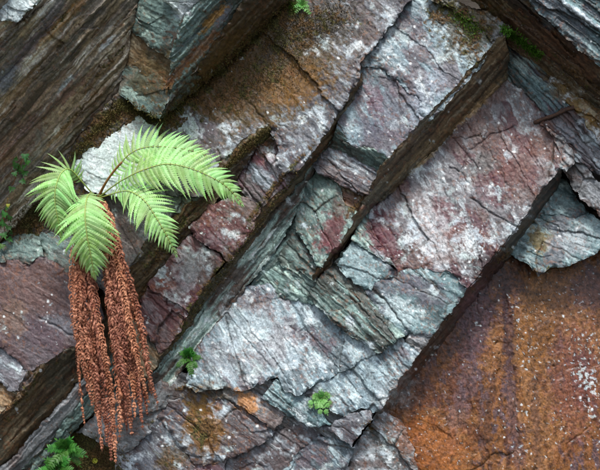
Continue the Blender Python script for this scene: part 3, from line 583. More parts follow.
# overhang edge above the rust wall
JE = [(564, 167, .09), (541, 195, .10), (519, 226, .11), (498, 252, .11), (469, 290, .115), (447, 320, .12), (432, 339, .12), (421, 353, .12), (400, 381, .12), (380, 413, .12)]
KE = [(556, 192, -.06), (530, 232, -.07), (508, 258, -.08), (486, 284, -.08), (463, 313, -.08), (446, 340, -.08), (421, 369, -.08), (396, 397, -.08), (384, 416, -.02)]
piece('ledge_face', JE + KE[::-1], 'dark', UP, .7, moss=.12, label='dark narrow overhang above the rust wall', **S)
# rust wall
piece('rock_slab', [(600, 252, -.09), (575, 264, -.10), (550, 268, -.10), (536, 273, -.11), (522, 258, -.13), (505, 254, -.14), (486, 278, -.13), (463, 308, -.12), (446, 334, -.11), (421, 363, -.10), (396, 391, -.08), (378, 412, -.07), (400, 421, -.06), (413, 446, -.05), (418, 470, -.05), (600, 470, -.02)],
      'rust', 80, 1.0, lich=.0, streak=.2, aniso=2.2, rough=1.2, plate=.6, ter=.5, gloss=.9, psize=.4, fracs=.5, grain=1.8, speck=1, label='rust orange stained wall at lower right', cracks=[([(556, 470), (562, 452), (575, 440), (590, 425)], .9, .006), ([(505, 300), (510, 340), (514, 390), (518, 450)], 3, .006)])
# right hand recess blocks
piece('rock_block', [(534, 216, -.07), (556, 186, -.08), (564, 180, -.07), (580, 203, -.05), (588, 214, -.04), (574, 219, -.02), (556, 213, -.03)], 'teal', 30, .3, cvar=.8, lich=.1)
piece('rock_block', [(508, 252, -.10), (521, 234, -.09), (535, 216, -.07), (556, 213, -.02), (575, 219, .0), (588, 214, .01), (600, 220, .02), (600, 250, .03), (576, 264, .04), (550, 268, .03), (538, 275, .02), (526, 262, -.03)], 'teal', 20, .2, lich=.15, gloss=.4, label='grey green wedged boulder in the right recess', plate=1.2)
piece('rock_block', [(564, 170, .02), (577, 161, .04), (590, 171, .06), (600, 182, .07), (600, 216, .08), (586, 202, .05), (573, 188, .03)], 'gray', 40, .2, lich=.15, streak=.3)
piece('rock_slab', [(508, 44, -.03), (521, 50, -.01), (546, 73, .03), (569, 106, .06), (553, 116, .03), (540, 124, .02), (530, 99, .0), (507, 81, -.05)], 'teal', 45, .4, streak=2.4, aniso=10, cvar=1.2, label='blue grey layered slab under the green moss')
piece('rock_slab', [(539, 124, .03), (553, 116, .04), (569, 106, .06), (586, 126, .08), (600, 142, .09), (600, 174, .09), (589, 168, .08), (577, 161, .07), (562, 140, .05)], 'mauve', 47, .3, streak=2.4, lich=.25, cvar=1.2)
piece('rock_block', [(546, 122, .055), (562, 139, .07), (572, 152, .08), (576, 163, .08), (565, 171, .08), (561, 152, .07)], 'gray', 50, .2, lich=.2, streak=1.4)
# top right ledges
piece('ledge_face', [(546, 72, .02), (556, 74, .03), (578, 88, .05), (600, 108, .07), (600, 143, .10), (586, 127, .09), (569, 107, .07)], 'mossy', 42, .3, lich=.45, moss=.1)
piece('ledge_face', [(500, 26, .09), (510, 25, .11), (532, 44, .11), (556, 66, .11), (578, 84, .11), (600, 101, .11), (600, 112, .07), (574, 90, .06), (545, 74, .04), (520, 53, .0), (505, 42, .0)], 'brown', 41, .6, moss=.15, streak=1.6, aniso=9)
piece('ledge_face', [(470, 0, .10), (528, 0, .26), (541, 12, .26), (576, 46, .26), (600, 66, .26), (600, 103, .10), (578, 85, .10), (556, 67, .10), (532, 45, .10), (510, 26, .10), (492, 14, .10)], 'brownd', 41, .5, moss=.1, label='dark brown overhang below the top right rock', streak=1.8, aniso=9, plate=1.3)
piece('rock_block', [(528, 0, .27), (600, 0, .30), (600, 67, .28), (576, 47, .27), (541, 13, .27)], 'teal', 38, 0, streak=2, aniso=8, lich=.2, label='blue grey rock in the top right corner')
piece('rock_block', [(432, 0, .14), (450, 0, .15), (472, 12, .16), (490, 13, .16), (512, 27, .15), (504, 40, .15), (494, 46, .15), (476, 24, .14), (456, 12, .14)], 'gray', 40, .2, streak=1.5, moss=.15, lich=.3)
# left side under the big ledge
piece('rock_block', [(72, 168, -.02), (80, 150, -.02), (92, 133, -.01), (112, 117, .01), (138, 116, .02), (155, 130, .03), (161, 150, .04), (158, 185, .05), (120, 196, .05), (90, 192, .03)], 'white', 20, .2, lich=.55, cvar=.5, plate=.35, streak=.4, fracs=.3, label='rounded white lichen covered boulder behind the fern')
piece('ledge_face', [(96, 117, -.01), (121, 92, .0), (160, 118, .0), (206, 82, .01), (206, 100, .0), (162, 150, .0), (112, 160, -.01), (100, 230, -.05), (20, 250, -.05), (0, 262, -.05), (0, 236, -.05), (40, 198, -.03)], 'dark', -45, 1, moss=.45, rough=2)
piece('rock_block', [(88, 190, -.02), (122, 195, -.01), (152, 190, .0), (180, 196, .02), (200, 196, .04), (178, 216, .04), (152, 240, .04), (134, 264, .03), (112, 300, .0), (92, 280, -.02), (76, 236, -.03)], 'gray', 60, .4, plate=1.6, lich=.2, moss=.12)
piece('rock_block', [(0, 262, -.01), (0, 244, -.03), (8, 240, -.03), (22, 232, -.03), (40, 238, -.01), (43, 254, .01), (29, 263, .02), (15, 259, .01)], 'green', 20, .3, plate=1.4, cvar=.8, lich=.1)
piece('rock_block', [(40, 238, -.03), (46, 222, -.05), (62, 210, -.06), (80, 222, -.04), (80, 262, -.01), (74, 272, .01), (60, 270, .01), (43, 255, -.01)], 'green', 30, .3, plate=1.5, lich=.2)
piece('rock_slab', [(0, 263, .0), (15, 259, .01), (29, 263, .01), (43, 254, .01), (60, 268, .02), (90, 276, .02), (104, 316, .03), (90, 345, .04), (66, 350, .05), (52, 368, .05), (33, 374, .05), (27, 371, .04), (15, 358, .03), (0, 346, .01)], 'slab', 30, 0, lich=.06, plate=.45, ter=.6, streak=.3, cvar=.8, fracs=.5, psize=.3, label='smooth reddish grey slab at left of the dead fronds', cracks=[([(40, 318), (60, 328), (82, 342)], 1.0, .007)])
piece('rock_block', [(0, 346, .0), (15, 358, .02), (27, 372, .035), (20, 391, .03), (0, 384, .01)], 'mauve', 30, 0, lich=.35)
piece('rock_block', [(0, 385, .0), (20, 391, .02), (12, 406, .02), (0, 417, .01)], 'brown', 30, 0, lich=.2)
piece('ledge_face', [(0, 416, .02), (12, 405, .03), (20, 391, .04), (28, 373, .05), (46, 366, .065), (66, 350, .07), (84, 344, .08), (96, 350, .0), (88, 366, -.05), (70, 392, -.07), (44, 424, -.09), (14, 458, -.11), (0, 470, -.12)], 'brownd', -48, .8, label='dark brown ledge underside below the reddish slab', moss=.08, **S)
piece('ledge_face', [(0, 470, -.10), (14, 456, -.09), (44, 424, -.08), (62, 402, -.08), (80, 384, -.07), (96, 368, -.07), (100, 384, -.09), (82, 406, -.11), (60, 432, -.13), (44, 452, -.14), (26, 470, -.15)], 'gray', -48, .4, back=.1, **S)
piece('ledge_face', [(22, 470, -.08), (46, 446, -.07), (70, 416, -.06), (92, 390, -.06), (116, 350, -.05), (132, 374, -.05), (100, 408, -.09), (80, 424, -.11), (60, 448, -.13), (44, 470, -.14)], 'green', -48, .2, back=.1, cvar=1.2, **S)
piece('rock_block', [(92, 410, -.10), (112, 378, -.09), (134, 374, -.08), (150, 380, -.06), (168, 384, -.05), (190, 388, -.04), (170, 400, -.06), (158, 417, -.07), (150, 428, -.08), (120, 430, -.09)], 'gray', -40, .8, moss=.2, plate=1.3)
piece('rock_block', [(78, 432, -.14), (98, 414, -.10), (122, 412, -.08), (142, 418, -.06), (150, 432, -.06), (140, 444, -.06), (126, 452, -.07), (112, 447, -.08), (96, 440, -.11)], 'gray', 10, .2, plate=.6, lich=.15)
piece('ledge_face', [(30, 470, -.20), (60, 440, -.20), (82, 424, -.19), (104, 436, -.18), (124, 450, -.17), (124, 470, -.16)], 'mossy', 10, 3, moss=.5, rough=2.5, back=.06, label='mossy hollow holding the dark ferns')

piece('ledge_face', [(66, 268, -.06), (92, 270, -.06), (116, 296, -.06), (132, 318, -.07), (134, 340, -.08), (150, 376, -.09), (120, 400, -.10), (80, 420, -.12), (70, 380, -.10), (80, 330, -.06)], 'brownd', -48, 2, moss=.15, label='dark brown rock behind the dead fronds', back=.08, **S)
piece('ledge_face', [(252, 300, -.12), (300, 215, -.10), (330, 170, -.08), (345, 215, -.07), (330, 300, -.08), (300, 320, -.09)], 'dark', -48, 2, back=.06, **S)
piece('ledge_face', [(160, 410, -.10), (180, 375, -.07), (230, 380, -.035), (300, 385, .01), (345, 405, .035), (372, 415, .05), (350, 446, .02), (280, 450, -.03), (200, 440, -.07)], 'gray', 38, 2, back=.06, moss=.15, **S)
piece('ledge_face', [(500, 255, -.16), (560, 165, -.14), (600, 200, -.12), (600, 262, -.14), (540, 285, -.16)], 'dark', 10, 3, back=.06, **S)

piece('ledge_face', [(240, 150, -.04), (300, 150, .0), (305, 175, .0), (235, 262, -.02), (180, 335, -.03), (140, 345, -.06), (150, 290, -.06), (200, 220, -.05)], 'brownd', -48, 1, back=.05, moss=.2, **S)
piece('ledge_face', [(246, 296, -.09), (268, 262, -.085), (290, 232, -.075), (318, 170, -.06), (330, 190, -.05), (310, 262, -.04), (290, 300, -.06), (240, 320, -.09)], 'green', -48, 1, back=.05, moss=.1, **S)

# ---------------------------------------------------------------- plants
def frame(T, Nn):
    T = T.normalized(); B = T.cross(Nn).normalized(); Nn = B.cross(T).normalized(); return T, B, Nn
def spline(pts, n):
    """Catmull-Rom through points, n samples evenly in arc length"""
    P = [pts[0] * 2 - pts[1]] + list(pts) + [pts[-1] * 2 - pts[-2]]; out = []
    for i in range(1, len(P) - 2):
        for k in range(24):
            t = k / 24; a, b, c, d = P[i - 1], P[i], P[i + 1], P[i + 2]
            out.append(.5 * (2 * b + (c - a) * t + (2 * a - 5 * b + 4 * c - d) * t * t + (3 * b - a - 3 * c + d) * t ** 3))
    out.append(P[-2].copy())
    L = [0]
    for i in range(1, len(out)): L.append(L[-1] + (out[i] - out[i - 1]).length)
    res = []; j = 0
    for k in range(n):
        t = L[-1] * k / (n - 1)
        while j < len(L) - 2 and L[j + 1] < t: j += 1
        f = (t - L[j]) / max(L[j + 1] - L[j], 1e-9); res.append(out[j].lerp(out[j + 1], min(f, 1)))
    return res, L[-1]
class MB:
    def __init__(s): s.v = []; s.f = []
    def tube(s, pts, radii, seg=6):
        b = len(s.v); n = len(pts)
        ref = Vector((.3, -1, .2))
        for i, p in enumerate(pts):
            T = (pts[min(i + 1, n - 1)] - pts[max(i - 1, 0)])
            T, B, Nn = frame(T, ref)
            for k in range(seg):
                a = 2 * math.pi * k / seg; s.v.append(p + (B * math.cos(a) + Nn * math.sin(a)) * radii[i])
        for i in range(n - 1):
            for k in range(seg):
                k2 = (k + 1) % seg
                s.f.append((b + i * seg + k, b + i * seg + k2, b + (i + 1) * seg + k2, b + (i + 1) * seg + k))
        s.f.append(tuple(b + k for k in range(seg))[::-1]); s.f.append(tuple(b + (n - 1) * seg + k for k in range(seg)))
    def ribbon(s, pts, sides, widths, fold=.25, nrm=None):
        """leaf strip with a folded midrib: three vertices across"""
        b = len(s.v)
        for i, p in enumerate(pts):
            up = nrm[i] if nrm else Vector((0, -1, 0))
            s.v += [p - sides[i] * widths[i] + up * widths[i] * fold, p.copy(), p + sides[i] * widths[i] + up * widths[i] * fold]
        for i in range(len(pts) - 1):
            q = b + i * 3; s.f += [(q, q + 1, q + 4, q + 3), (q + 1, q + 2, q + 5, q + 4)]
    def build(s, name, smooth=True, origin=Vector((0, 0, 0))):
        me = bpy.data.meshes.new(name); me.from_pydata([tuple(v - origin) for v in s.v], [], s.f); me.update()
        me.polygons.foreach_set('use_smooth', [smooth] * len(me.polygons)); return me
def empty(name, loc, label, cat, group=None):
    o = obj(name, None, None, loc=loc, label=label, cat=cat, group=group); o.empty_display_size = .05; return o

# leaflet prototypes: unit length along +X, surface normal +Z, toothed outline
def leaflet_mesh(seed, teeth=15, w=.132, bend=.12, droop=.10):
    r = random.Random(seed); v = []; f = []
    n = teeth * 2 + 1
    for i in range(n):
        t = i / (n - 1)
        env = (min(1, t / .06) ** .6) * (1 - t ** 1.7) ** 1.0
        tooth = 1.0 if i % 2 else .52
        ww = max(.003, w * env * tooth * r.uniform(.88, 1.12))
        cx = t; cy = bend * t * t; cz = -droop * t * t
        sweep = .030 * env * (1 if i % 2 else 0)
        cup = .3 * ww * (1 if i % 2 else .6)
        v += [(cx + sweep, cy - ww, cz - cup), (cx, cy, cz), (cx + sweep, cy + ww, cz - cup)]
    for i in range(n - 1):
        q = i * 3; f += [(q, q + 3, q + 4, q + 1), (q + 1, q + 4, q + 5, q + 2)]
    me = bpy.data.meshes.new('leaflet'); me.from_pydata(v, [], f); me.update(); me.materials.append(M_FERN); return me
LEAFLETS = {sg: [leaflet_mesh(i, bend=sg * b, droop=dr) for i, (b, dr) in enumerate(((.20, .12), (.30, .20), (.12, .06), (.24, .26)))] for sg in (-1, 1)}

CROWN = W(97, 199, .075)
fern = empty('fern', W(97, 210, surf_p(97, 210)), 'large fern with bright green fronds and hanging dead brown fronds', 'fern')
def local(root, M): return Matrix.Translation(-root.location) @ M

def frond(path, lmax, n, normal, start=.16, prof=.35, swp=(8, 45), seed=1, lside=(1, 1), bare=.0):
    r = random.Random(seed)
    pts = [W(*q) for q in path]; P, L = spline(pts, 60)
    mb = MB(); mb.tube(P, [.0027 * (1 - .8 * i / 59) + .0005 for i in range(60)])
    fr = obj('frond', mb.build('frond', origin=P[0]), M_RACHIS, fern); fr.location = P[0] - fern.location
    for k in range(n):
        t = start + (1 - start) * ((k + .5) / n) ** .95
        idx = t * 59; i = min(int(idx), 58); p = P[i].lerp(P[i + 1], idx - i)
        Nn = normal[0].lerp(normal[1], t) if isinstance(normal, tuple) else normal
        T, B, N2 = frame(P[i + 1] - P[i], Nn)
        tt = (t - start) / (1 - start)
        env = (tt / prof) ** .55 if tt < prof else (1 - ((tt - prof) / (1 - prof)) ** 1.55) * .97 + .03
        env = max(env, .10)
        for sd_ in (-1, 1):
            ln = lmax * env * r.uniform(.93, 1.07) * lside[0 if sd_ < 0 else 1]
            if ln < .006: continue
            a = math.radians(swp[0] + (swp[1] - swp[0]) * tt + r.uniform(-4, 4))
            D = B * sd_ * math.cos(a) + T * math.sin(a)
            D = (D + Vector((0, 0, -1)) * .06 * r.uniform(.3, 1.3) + N2 * r.uniform(-.12, .06)).normalized()
            Zv = N2 - D * N2.dot(D); Zv = (Zv + B * r.uniform(-.15, .15)).normalized(); Zv = (Zv - D * Zv.dot(D)).normalized()
            Yv = Zv.cross(D)
            M = Matrix.Identity(4)
            wsc = .55 * ln + .45 * lmax * .62
            for q in range(3): M[q][0] = D[q] * ln; M[q][1] = Yv[q] * (wsc); M[q][2] = Zv[q] * ln
            M.translation = p - P[0]
            bendsign = 1 if Yv.dot(T) > 0 else -1
            lf = bpy.data.objects.new('leaflet', r.choice(LEAFLETS[bendsign])); COL.objects.link(lf); lf.parent = fr
            lf.matrix_basis = M
    return fr
V3 = Vector
# back frond, front right frond, lower right frond, centre frond, left frond
frond([(97, 199, .075), (107, 180, .13), (120, 164, .16), (131, 153, .17), (147, 147, .17), (170, 147, .16), (193, 151, .14), (212, 158, .12)], .115, 26, V3((-.15, -1, .25)), .22, .4, (5, 42), 3)
frond([(97, 199, .075), (112, 187, .17), (126, 178, .22), (143, 170, .25), (165, 164, .27), (186, 167, .27), (207, 175, .26), (227, 187, .24), (243, 206, .21)], .132, 33, V3((-.1, -1, .35)), .20, .42, (2, 46), 4)
frond([(97, 199, .075), (112, 194, .17), (128, 191, .23), (144, 200, .28), (157, 219, .29), (169, 240, .27), (177, 257, .24)], .112, 27, V3((.25, -1, .30)), .20, .36, (4, 46), 5)
frond([(97, 199, .075), (92, 193, .17), (87, 198, .25), (85, 215, .30), (87, 236, .30), (91, 256, .28), (95, 279, .24)], .136, 29, V3((0, -1, .25)), .22, .36, (6, 50), 6)
frond([(97, 199, .075), (84, 184, .16), (71, 170, .22), (62, 172, .26), (56, 186, .28), (55, 203, .27), (58, 220, .25), (61, 238, .22)], .118, 30, V3((.12, -1, .30)), .24, .40, (4, 48), 7)

# rootstock with brown scales, and the leaf stalks
def crown_mesh():
    r = random.Random(5); mb = MB()
    base = W(96, 206, surf_p(97, 206) - .01)
    ico = bmesh.new(); bmesh.ops.create_icosphere(ico, subdivisions=4, radius=1)
    for v in ico.verts:
        n = v.co.normalized(); k = 1 + .22 * mnoise.noise(n * 2.5) + .12 * mnoise.noise(n * 9)
        v.co = base + Vector((n.x * .050, n.y * .085, n.z * .048)) * k
    me = bpy.data.meshes.new('rootstock'); ico.to_mesh(me); ico.free()
    for i in range(420):
        d = Vector((r.gauss(0, 1), r.gauss(-.6, 1), r.gauss(.2, 1))).normalized()
        p = base + Vector((d.x * .047, d.y * .08, d.z * .045)); L = r.uniform(.010, .026)
        t = (d + Vector((r.gauss(0, .5), r.gauss(0, .5), r.gauss(-.2, .5)))).normalized(); sdv = t.cross(d + Vector((.01, 0, 0))).normalized()
        mb.ribbon([p, p + t * L * .5, p + t * L], [sdv] * 3, [.0014, .0012, .0003])
    b = len(me.vertices)
    V = [tuple(v.co) for v in me.vertices] + [tuple(v) for v in mb.v]; F = [tuple(p.vertices) for p in me.polygons] + [tuple(i + b for i in f) for f in mb.f]
    m2 = bpy.data.meshes.new('rootstock'); m2.from_pydata([tuple(Vector(v) - fern.location) for v in V], [], F); m2.polygons.foreach_set('use_smooth', [True] * len(m2.polygons)); m2.update()
    return m2
obj('rootstock', crown_mesh(), M_CROWN, fern, label='brown scaly rootstock')
mb = MB(); P, L = spline([W(97, 200, .075), W(105, 184, .125), W(114, 171, .15), W(122, 162, .165)], 14); mb.tube(P, [.0058, .0056, .0054, .0052, .005, .0048, .0046, .0044, .0043, .0042, .0041, .004, .004, .0039], 8)
obj('stalk', mb.build('stalk', origin=fern.location), M_STIPE, fern, label='thick orange brown leaf stalk')

def dead_frond(path, wid, seed):
    r = random.Random(seed); pts = [W(*q) for q in path]; P, L = spline(pts, 44)
    n0 = len(P); yaw = r.uniform(-.7, .7)
    for i, p in enumerate(P):
        k = i / n0; p.x += .004 * math.sin(seed * 2.1 + k * 9); p.y += .003 * math.sin(seed + k * 11)
    mb = MB(); mb.tube(P, [.0024 * (1 - .7 * i / n0) + .0005 for i in range(n0)], 5)
    nn = int(L / .0125)
    for k in range(nn):
        t = .03 + .965 * k / nn; idx = t * (n0 - 1); i = min(int(idx), n0 - 2); p = P[i].lerp(P[i + 1], idx - i)
        T, B, N2 = frame(P[i + 1] - P[i], V3((yaw + .5 * math.sin(seed + t * 7), -1, .1)))
        env = min(1, (t + .14) / .25) * (1 - max(0, (t - .70) / .30) ** 1.4 * .78) * r.uniform(.72, 1.2)
        if r.random() < .06: continue
        for sd_ in (-1, 1):
            # each withered leaflet leaves the stalk sideways, bends down and rolls its tip back over the stalk
            ln = wid * env * r.uniform(.8, 1.25); seg = 9
            q = p + T * r.uniform(-.002, .002); th = math.radians(r.uniform(12, 30)); roll = math.radians(r.uniform(13, 34)); lift = r.uniform(.05, .75)
            ps = [q.copy()]; wv = []; sds = []; nr = []
            for g in range(seg):
                D = (B * sd_ * math.cos(th) + T * math.sin(th) + N2 * lift * math.cos(g * .45)).normalized()
                q = q + D * (ln / seg); ps.append(q.copy()); th += roll * (.55 + .13 * g)
            for g in range(seg + 1):
                dd = (ps[min(g + 1, seg)] - ps[max(g - 1, 0)]).normalized(); s_ = dd.cross(N2 * .8 + B * sd_ * .6).normalized(); sds.append(s_); nr.append(N2)
                e = math.sin(math.pi * (.10 + .88 * g / seg)) ** .7; wv.append((.0046 if g % 2 else .0024) * e * r.uniform(.75, 1.25) + .0004)
            mb.ribbon(ps, sds, wv, .55, nr)
    o = obj('dead_frond', mb.build('dead_frond', origin=P[0]), M_DEAD, fern); o.location = P[0] - fern.location
    return o
DF = [  # top, shoulder, lower course, tip
 [(84, 214), (74, 255), (73, 310), (79, 370), (86, 426)], [(86, 214), (79, 255), (80, 320), (87, 375), (92, 408)], [(88, 216), (82, 258), (85, 320), (91, 375), (97, 418)],
 [(88, 216), (85, 262), (90, 325), (97, 385), (103, 452)], [(90, 216), (88, 262), (94, 325), (100, 380), (107, 436)], [(91, 218), (91, 262), (99, 330), (107, 395), (111, 462)],
 [(90, 218), (91, 268), (101, 340), (112, 400), (117, 464)], [(92, 216), (90, 300), (104, 350), (110, 385), (114, 430)], [(100, 213), (106, 260), (111, 325), (117, 382), (120, 440)],
 [(99, 214), (106, 258), (113, 320), (121, 375), (126, 424)], [(101, 212), (109, 255), (118, 320), (126, 375), (130, 418)], [(102, 210), (112, 252), (122, 315), (130, 370), (135, 420)],
 [(103, 210), (115, 255), (127, 315), (137, 370), (144, 430)], [(104, 208), (117, 252), (130, 312), (140, 365), (147, 416)], [(105, 208), (119, 250), (135, 312), (146, 365), (152, 396)],
 [(106, 207), (120, 248), (138, 315), (150, 372), (159, 405)], [(104, 212), (110, 262), (118, 330), (126, 384), (131, 436)], [(100, 214), (107, 270), (116, 340), (123, 390), (127, 432)], [(87, 216), (77, 265), (78, 330), (84, 365), (90, 396)], [(103, 212), (113, 262), (124, 335), (133, 380), (139, 408)], [(89, 216), (84, 270), (88, 335), (95, 380), (100, 430)], [(91, 217), (89, 280), (97, 345), (104, 392), (108, 445)], [(106, 208), (117, 262), (132, 330), (142, 376), (148, 404)], [(88, 216), (80, 262), (83, 325), (90, 372), (95, 402)], [(101, 213), (108, 265), (114, 332), (120, 384), (124, 422)], [(105, 209), (115, 258), (128, 325), (136, 372), (141, 414)],
]
rr = random.Random(21)
for k, d in enumerate(DF):
    pp = (.10, .19 + rr.uniform(-.02, .03), .19 + rr.uniform(-.03, .03), .17 + rr.uniform(-.03, .03), .15 + rr.uniform(-.03, .02))
    q0 = (96 + (d[0][0] - 96) * .35, 204)
    dead_frond([(q0[0], q0[1], .085), (d[0][0], d[0][1], .15)] + [(d[i][0], d[i][1], pp[i]) for i in range(1, 5)], rr.uniform(.030, .040), 100 + k)

# small ferns in the cracks: fronds of rounded leaflets
def small_fern(x, y, label, specs, mat, group=None, lw=.40, pairs=6, p0=None):
    group = 'small ferns in the rock cracks'
    b = W(x, y, (surf_p(x, y) if p0 is None else p0) + .004); root = empty('small_fern', b, label, 'fern', group)
    r = random.Random(int(x * 7 + y))
    for (ang, ln, out) in specs:
        a = math.radians(ang); D = V3((math.cos(a), -out, math.sin(a))).normalized()
        pts = [b + D * (ln * t) + V3((0, -.25 * out * ln * math.sin(math.pi * t), -.30 * ln * t * t)) for t in (0, .25, .5, .75, 1)]
        P, L = spline(pts, 14); mb = MB(); mb.tube(P, [.0012] * 14, 5)
        for k in range(pairs + 1):
            t = .22 + .78 * k / pairs; i = min(int(t * 13), 12); T, B, N2 = frame(P[min(i + 1, 13)] - P[i - 1], V3((0, -1, .35)))
            for sd_ in ((-1, 1) if k < pairs else (0,)):
                Dd = (B * sd_ * 1.0 + T * (.55 if sd_ else 1) + N2 * r.uniform(-.1, .2)).normalized(); l2 = ln * lw * (1 - .55 * t) * r.uniform(.85, 1.15)
                q = [P[i] + Dd * (l2 * g / 5) - N2 * (.18 * l2 * (g / 5) ** 2) for g in range(6)]
                S2 = Dd.cross(N2).normalized()
                mb.ribbon(q, [S2] * 6, [l2 * wv for wv in (.05, .17, .20, .17, .12, .01)], .22, [N2] * 6)
        obj('frond', mb.build('frond', origin=b), mat, root)
    return root
r = random.Random(3)
small_fern(320, 398, 'small pale green rosette fern growing on the pale central slab', [(a + r.uniform(-10, 10), r.uniform(.042, .060), r.uniform(.3, .8)) for a in range(0, 360, 30)], M_SPLEEN, lw=.36, pairs=8)
small_fern(189, 357, 'small dark green fern at the foot of the striped rib', [(a, r.uniform(.05, .075), r.uniform(.4, .9)) for a in (75, 50, 100, 20, 130, -30, 200, 65, -70)], M_DKFERN, lw=.36, pairs=9)
small_fern(68, 448, 'dark green fern tucked into the mossy hollow beneath the dead fronds', [(a, r.uniform(.07, .11), r.uniform(.4, .9)) for a in (70, 40, 110, 5, 150, -35, 215, -80, 250)], M_DKFERN, lw=.36, pairs=10, p0=-.12)
small_fern(58, 468, 'dark green fern half cut off by the bottom edge', [(a, r.uniform(.07, .11), r.uniform(.4, .9)) for a in (85, 55, 120, 20, 160, -20, 200)], M_DKFERN, lw=.36, pairs=10, p0=-.10)
small_fern(302, 6, 'tiny green fern at the top above the ochre slab', [(a, r.uniform(.035, .05), r.uniform(.4, .9)) for a in (80, 40, 120, 0, 180, -40, 220)], M_SPLEEN)

# ivy along the left edge
def ivy_leaf(seed, size):
    pts = [(0, 0), (.34, -.10), (.52, .12), (.30, .30), (.42, .62), (.16, .52), (0, 1.0), (-.16, .52), (-.42, .62), (-.30, .30), (-.52, .12), (-.34, -.10)]
    rl = random.Random(seed); v = [(0, .35, .04)] + [(a * rl.uniform(.9, 1.1), b * rl.uniform(.9, 1.1), -.12 * abs(a) - .08 * max(0, b - .5)) for a, b in pts]
    v = [(a * size, b * size, c * size) for a, b, c in v]
    f = [(0, i, i % 12 + 1) for i in range(1, 13)]; me = bpy.data.meshes.new('leaf'); me.from_pydata(v, [], f); me.update(); return me
def ivy(path, leaves, label, mat=M_IVY, yl=()):
    pts = [W(x, y, surf_p(x, y) + .015) for x, y in path]; root = empty('ivy', pts[0], label, 'ivy', 'ivy trailing down the left ledge')
    P, L = spline(pts, 24); mb = MB(); mb.tube(P, [.0016] * 24, 5); obj('stem', mb.build('stem', origin=pts[0]), M_STIPE, root)
    r = random.Random(len(leaves) + 9)
    for k, (x, y, sz) in enumerate(leaves):
        me = ivy_leaf(k, sz * PX); me.materials.append(M_YLEAF if k in yl else mat)
        lf = obj('leaf', me, None, root); c = W(x, y, surf_p(x, y) + r.uniform(.02, .045))
        Z = V3((r.uniform(-.5, .5), -1, r.uniform(-.2, .8))).normalized(); Yd = V3((r.uniform(-.9, .9), 0, r.uniform(-1, .2))); Yd = (Yd - Z * Yd.dot(Z)).normalized(); Xd = Yd.cross(Z)
        M = Matrix.Identity(4)
        for q in range(3): M[q][0], M[q][1], M[q][2] = Xd[q], Yd[q], Z[q]
        M.translation = c - root.location; lf.matrix_basis = M
ivy([(30, 150), (22, 160), (18, 172), (12, 186)], [(25, 154, 8), (28, 160, 7), (16, 163, 8), (21, 168, 9), (25, 171, 8), (14, 172, 6), (21, 180, 7), (12, 187, 7), (17, 158, 6), (24, 165, 6)], 'upper ivy sprig with glossy green leaves on the brown ledge')
ivy([(8, 198), (6, 210), (4, 222), (6, 240)], [(8, 204, 4), (5, 212, 8), (10, 216, 7), (4, 222, 9), (9, 226, 7), (3, 233, 8), (8, 238, 7), (2, 244, 8), (12, 232, 6), (7, 207, 5)], 'lower ivy sprig with one yellow leaf beside the mossy rocks', yl=(0,))
mb = MB(); q = [V3((0, t * .026, .004 * math.sin(3 * t))) for t in (0, .15, .35, .55, .75, .9, 1)]
mb.ribbon(q, [V3((1, 0, 0))] * 7, [.001, .007, .0105, .0115, .009, .004, .0005], .25, [V3((0, 0, 1))] * 7); lf = mb.build('fallen_leaf'); c = W(94, 464, surf_p(94, 464) + .01)
o = obj('fallen_leaf', lf, M_YLEAF, loc=c, label='single yellow green leaf lying in the mossy hollow', cat='leaf'); o.rotation_euler = (math.radians(70), .3, .4)

# rusty iron bar wedged across the layered slab
a, b = W(534, 123, surf_p(534, 123) + .005), W(574, 107, surf_p(574, 107) + .012)
mb = MB(); pts = [a.lerp(b, k / 11) + V3((.001 * math.sin(k * 1.3), .001 * math.cos(k * 2.1), .0015 * math.sin(k * .9))) for k in range(12)]
mb.tube(pts, [.0075 + .001 * math.sin(k * 1.9) for k in range(12)], 10)
obj('iron_bar', mb.build('iron_bar', origin=a), M_RUST, loc=a, label='thin rusty iron bar lying across the layered blue grey slab', cat='bar')

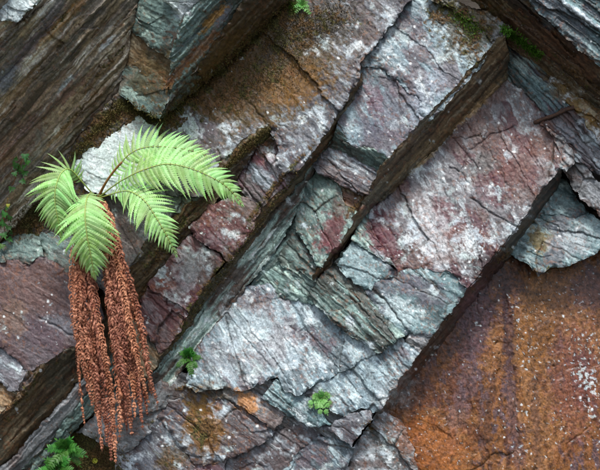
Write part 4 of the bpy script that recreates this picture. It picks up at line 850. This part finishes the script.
# moss: cushions of short shoots on the ledges and in the seams
def moss(name, spots, n, mat, label, hgt, seed):
    r = random.Random(seed); mb = MB()
    for (x0, y0, x1, y1, wd, share) in spots:
        for k in range(int(n * share)):
            t = r.random(); x = x0 + (x1 - x0) * t + r.gauss(0, wd); y = y0 + (y1 - y0) * t + r.gauss(0, wd)
            p = W(x, y, surf_p_fast(x, y) + r.uniform(-.004, .012)); h = hgt * r.uniform(.5, 1.3)
            d = V3((r.gauss(0, .6), -1 + r.gauss(0, .5), .5 + r.gauss(0, .6))).normalized(); sd_ = d.cross(V3((r.gauss(0, 1), r.gauss(0, 1), r.gauss(0, 1)))).normalized()
            mb.ribbon([p, p + d * h * .6, p + d * h + V3((0, 0, -.2 * h))], [sd_] * 3, [.0012, .0018, .0004], .3)
    org = mb.v[0].copy()
    return obj(name, mb.build(name, origin=org), mat, loc=org, label=label, cat='moss', kind='stuff')
def surf_p_fast(x, y): return surf_p(x, y)
moss('moss', [(503, 29, 540, 57, 2.2, 1.0)], 1500, M_MOSS, 'bright green moss strip on the top right ledge', .014, 1)
moss('moss', [(100, 128, 122, 104, 3, .2), (122, 104, 158, 122, 3, .25), (160, 122, 290, 4, 3, .5), (70, 160, 98, 128, 2.5, .2)], 2600, M_MOSSBR, 'olive brown moss lining the seam under the wedge block', .010, 2)
moss('moss', [(268, 128, 215, 178, 2.0, .5), (298, 172, 190, 318, 2.0, .8)], 1500, M_MOSSBR, 'olive brown moss along the long diagonal rib', .008, 3)
moss('moss', [(55, 460, 118, 462, 8, .7), (20, 225, 50, 205, 7, .5)], 2000, M_MOSSBR, 'damp moss in the hollow at lower left', .010, 4)
moss('moss', [(455, 15, 478, 32, 4, .6), (292, 10, 296, 4, 3, .3)], 700, M_MOSS, 'dull green moss beside the top right overhang', .008, 5)

moss('moss', [(215, 95, 310, 62, 14, .8), (300, 30, 345, 14, 9, .5), (270, 45, 300, 25, 8, .3)], 2400, M_MOSSBR, 'thin brown moss film on the ochre part of the broad upper slab', .005, 6)
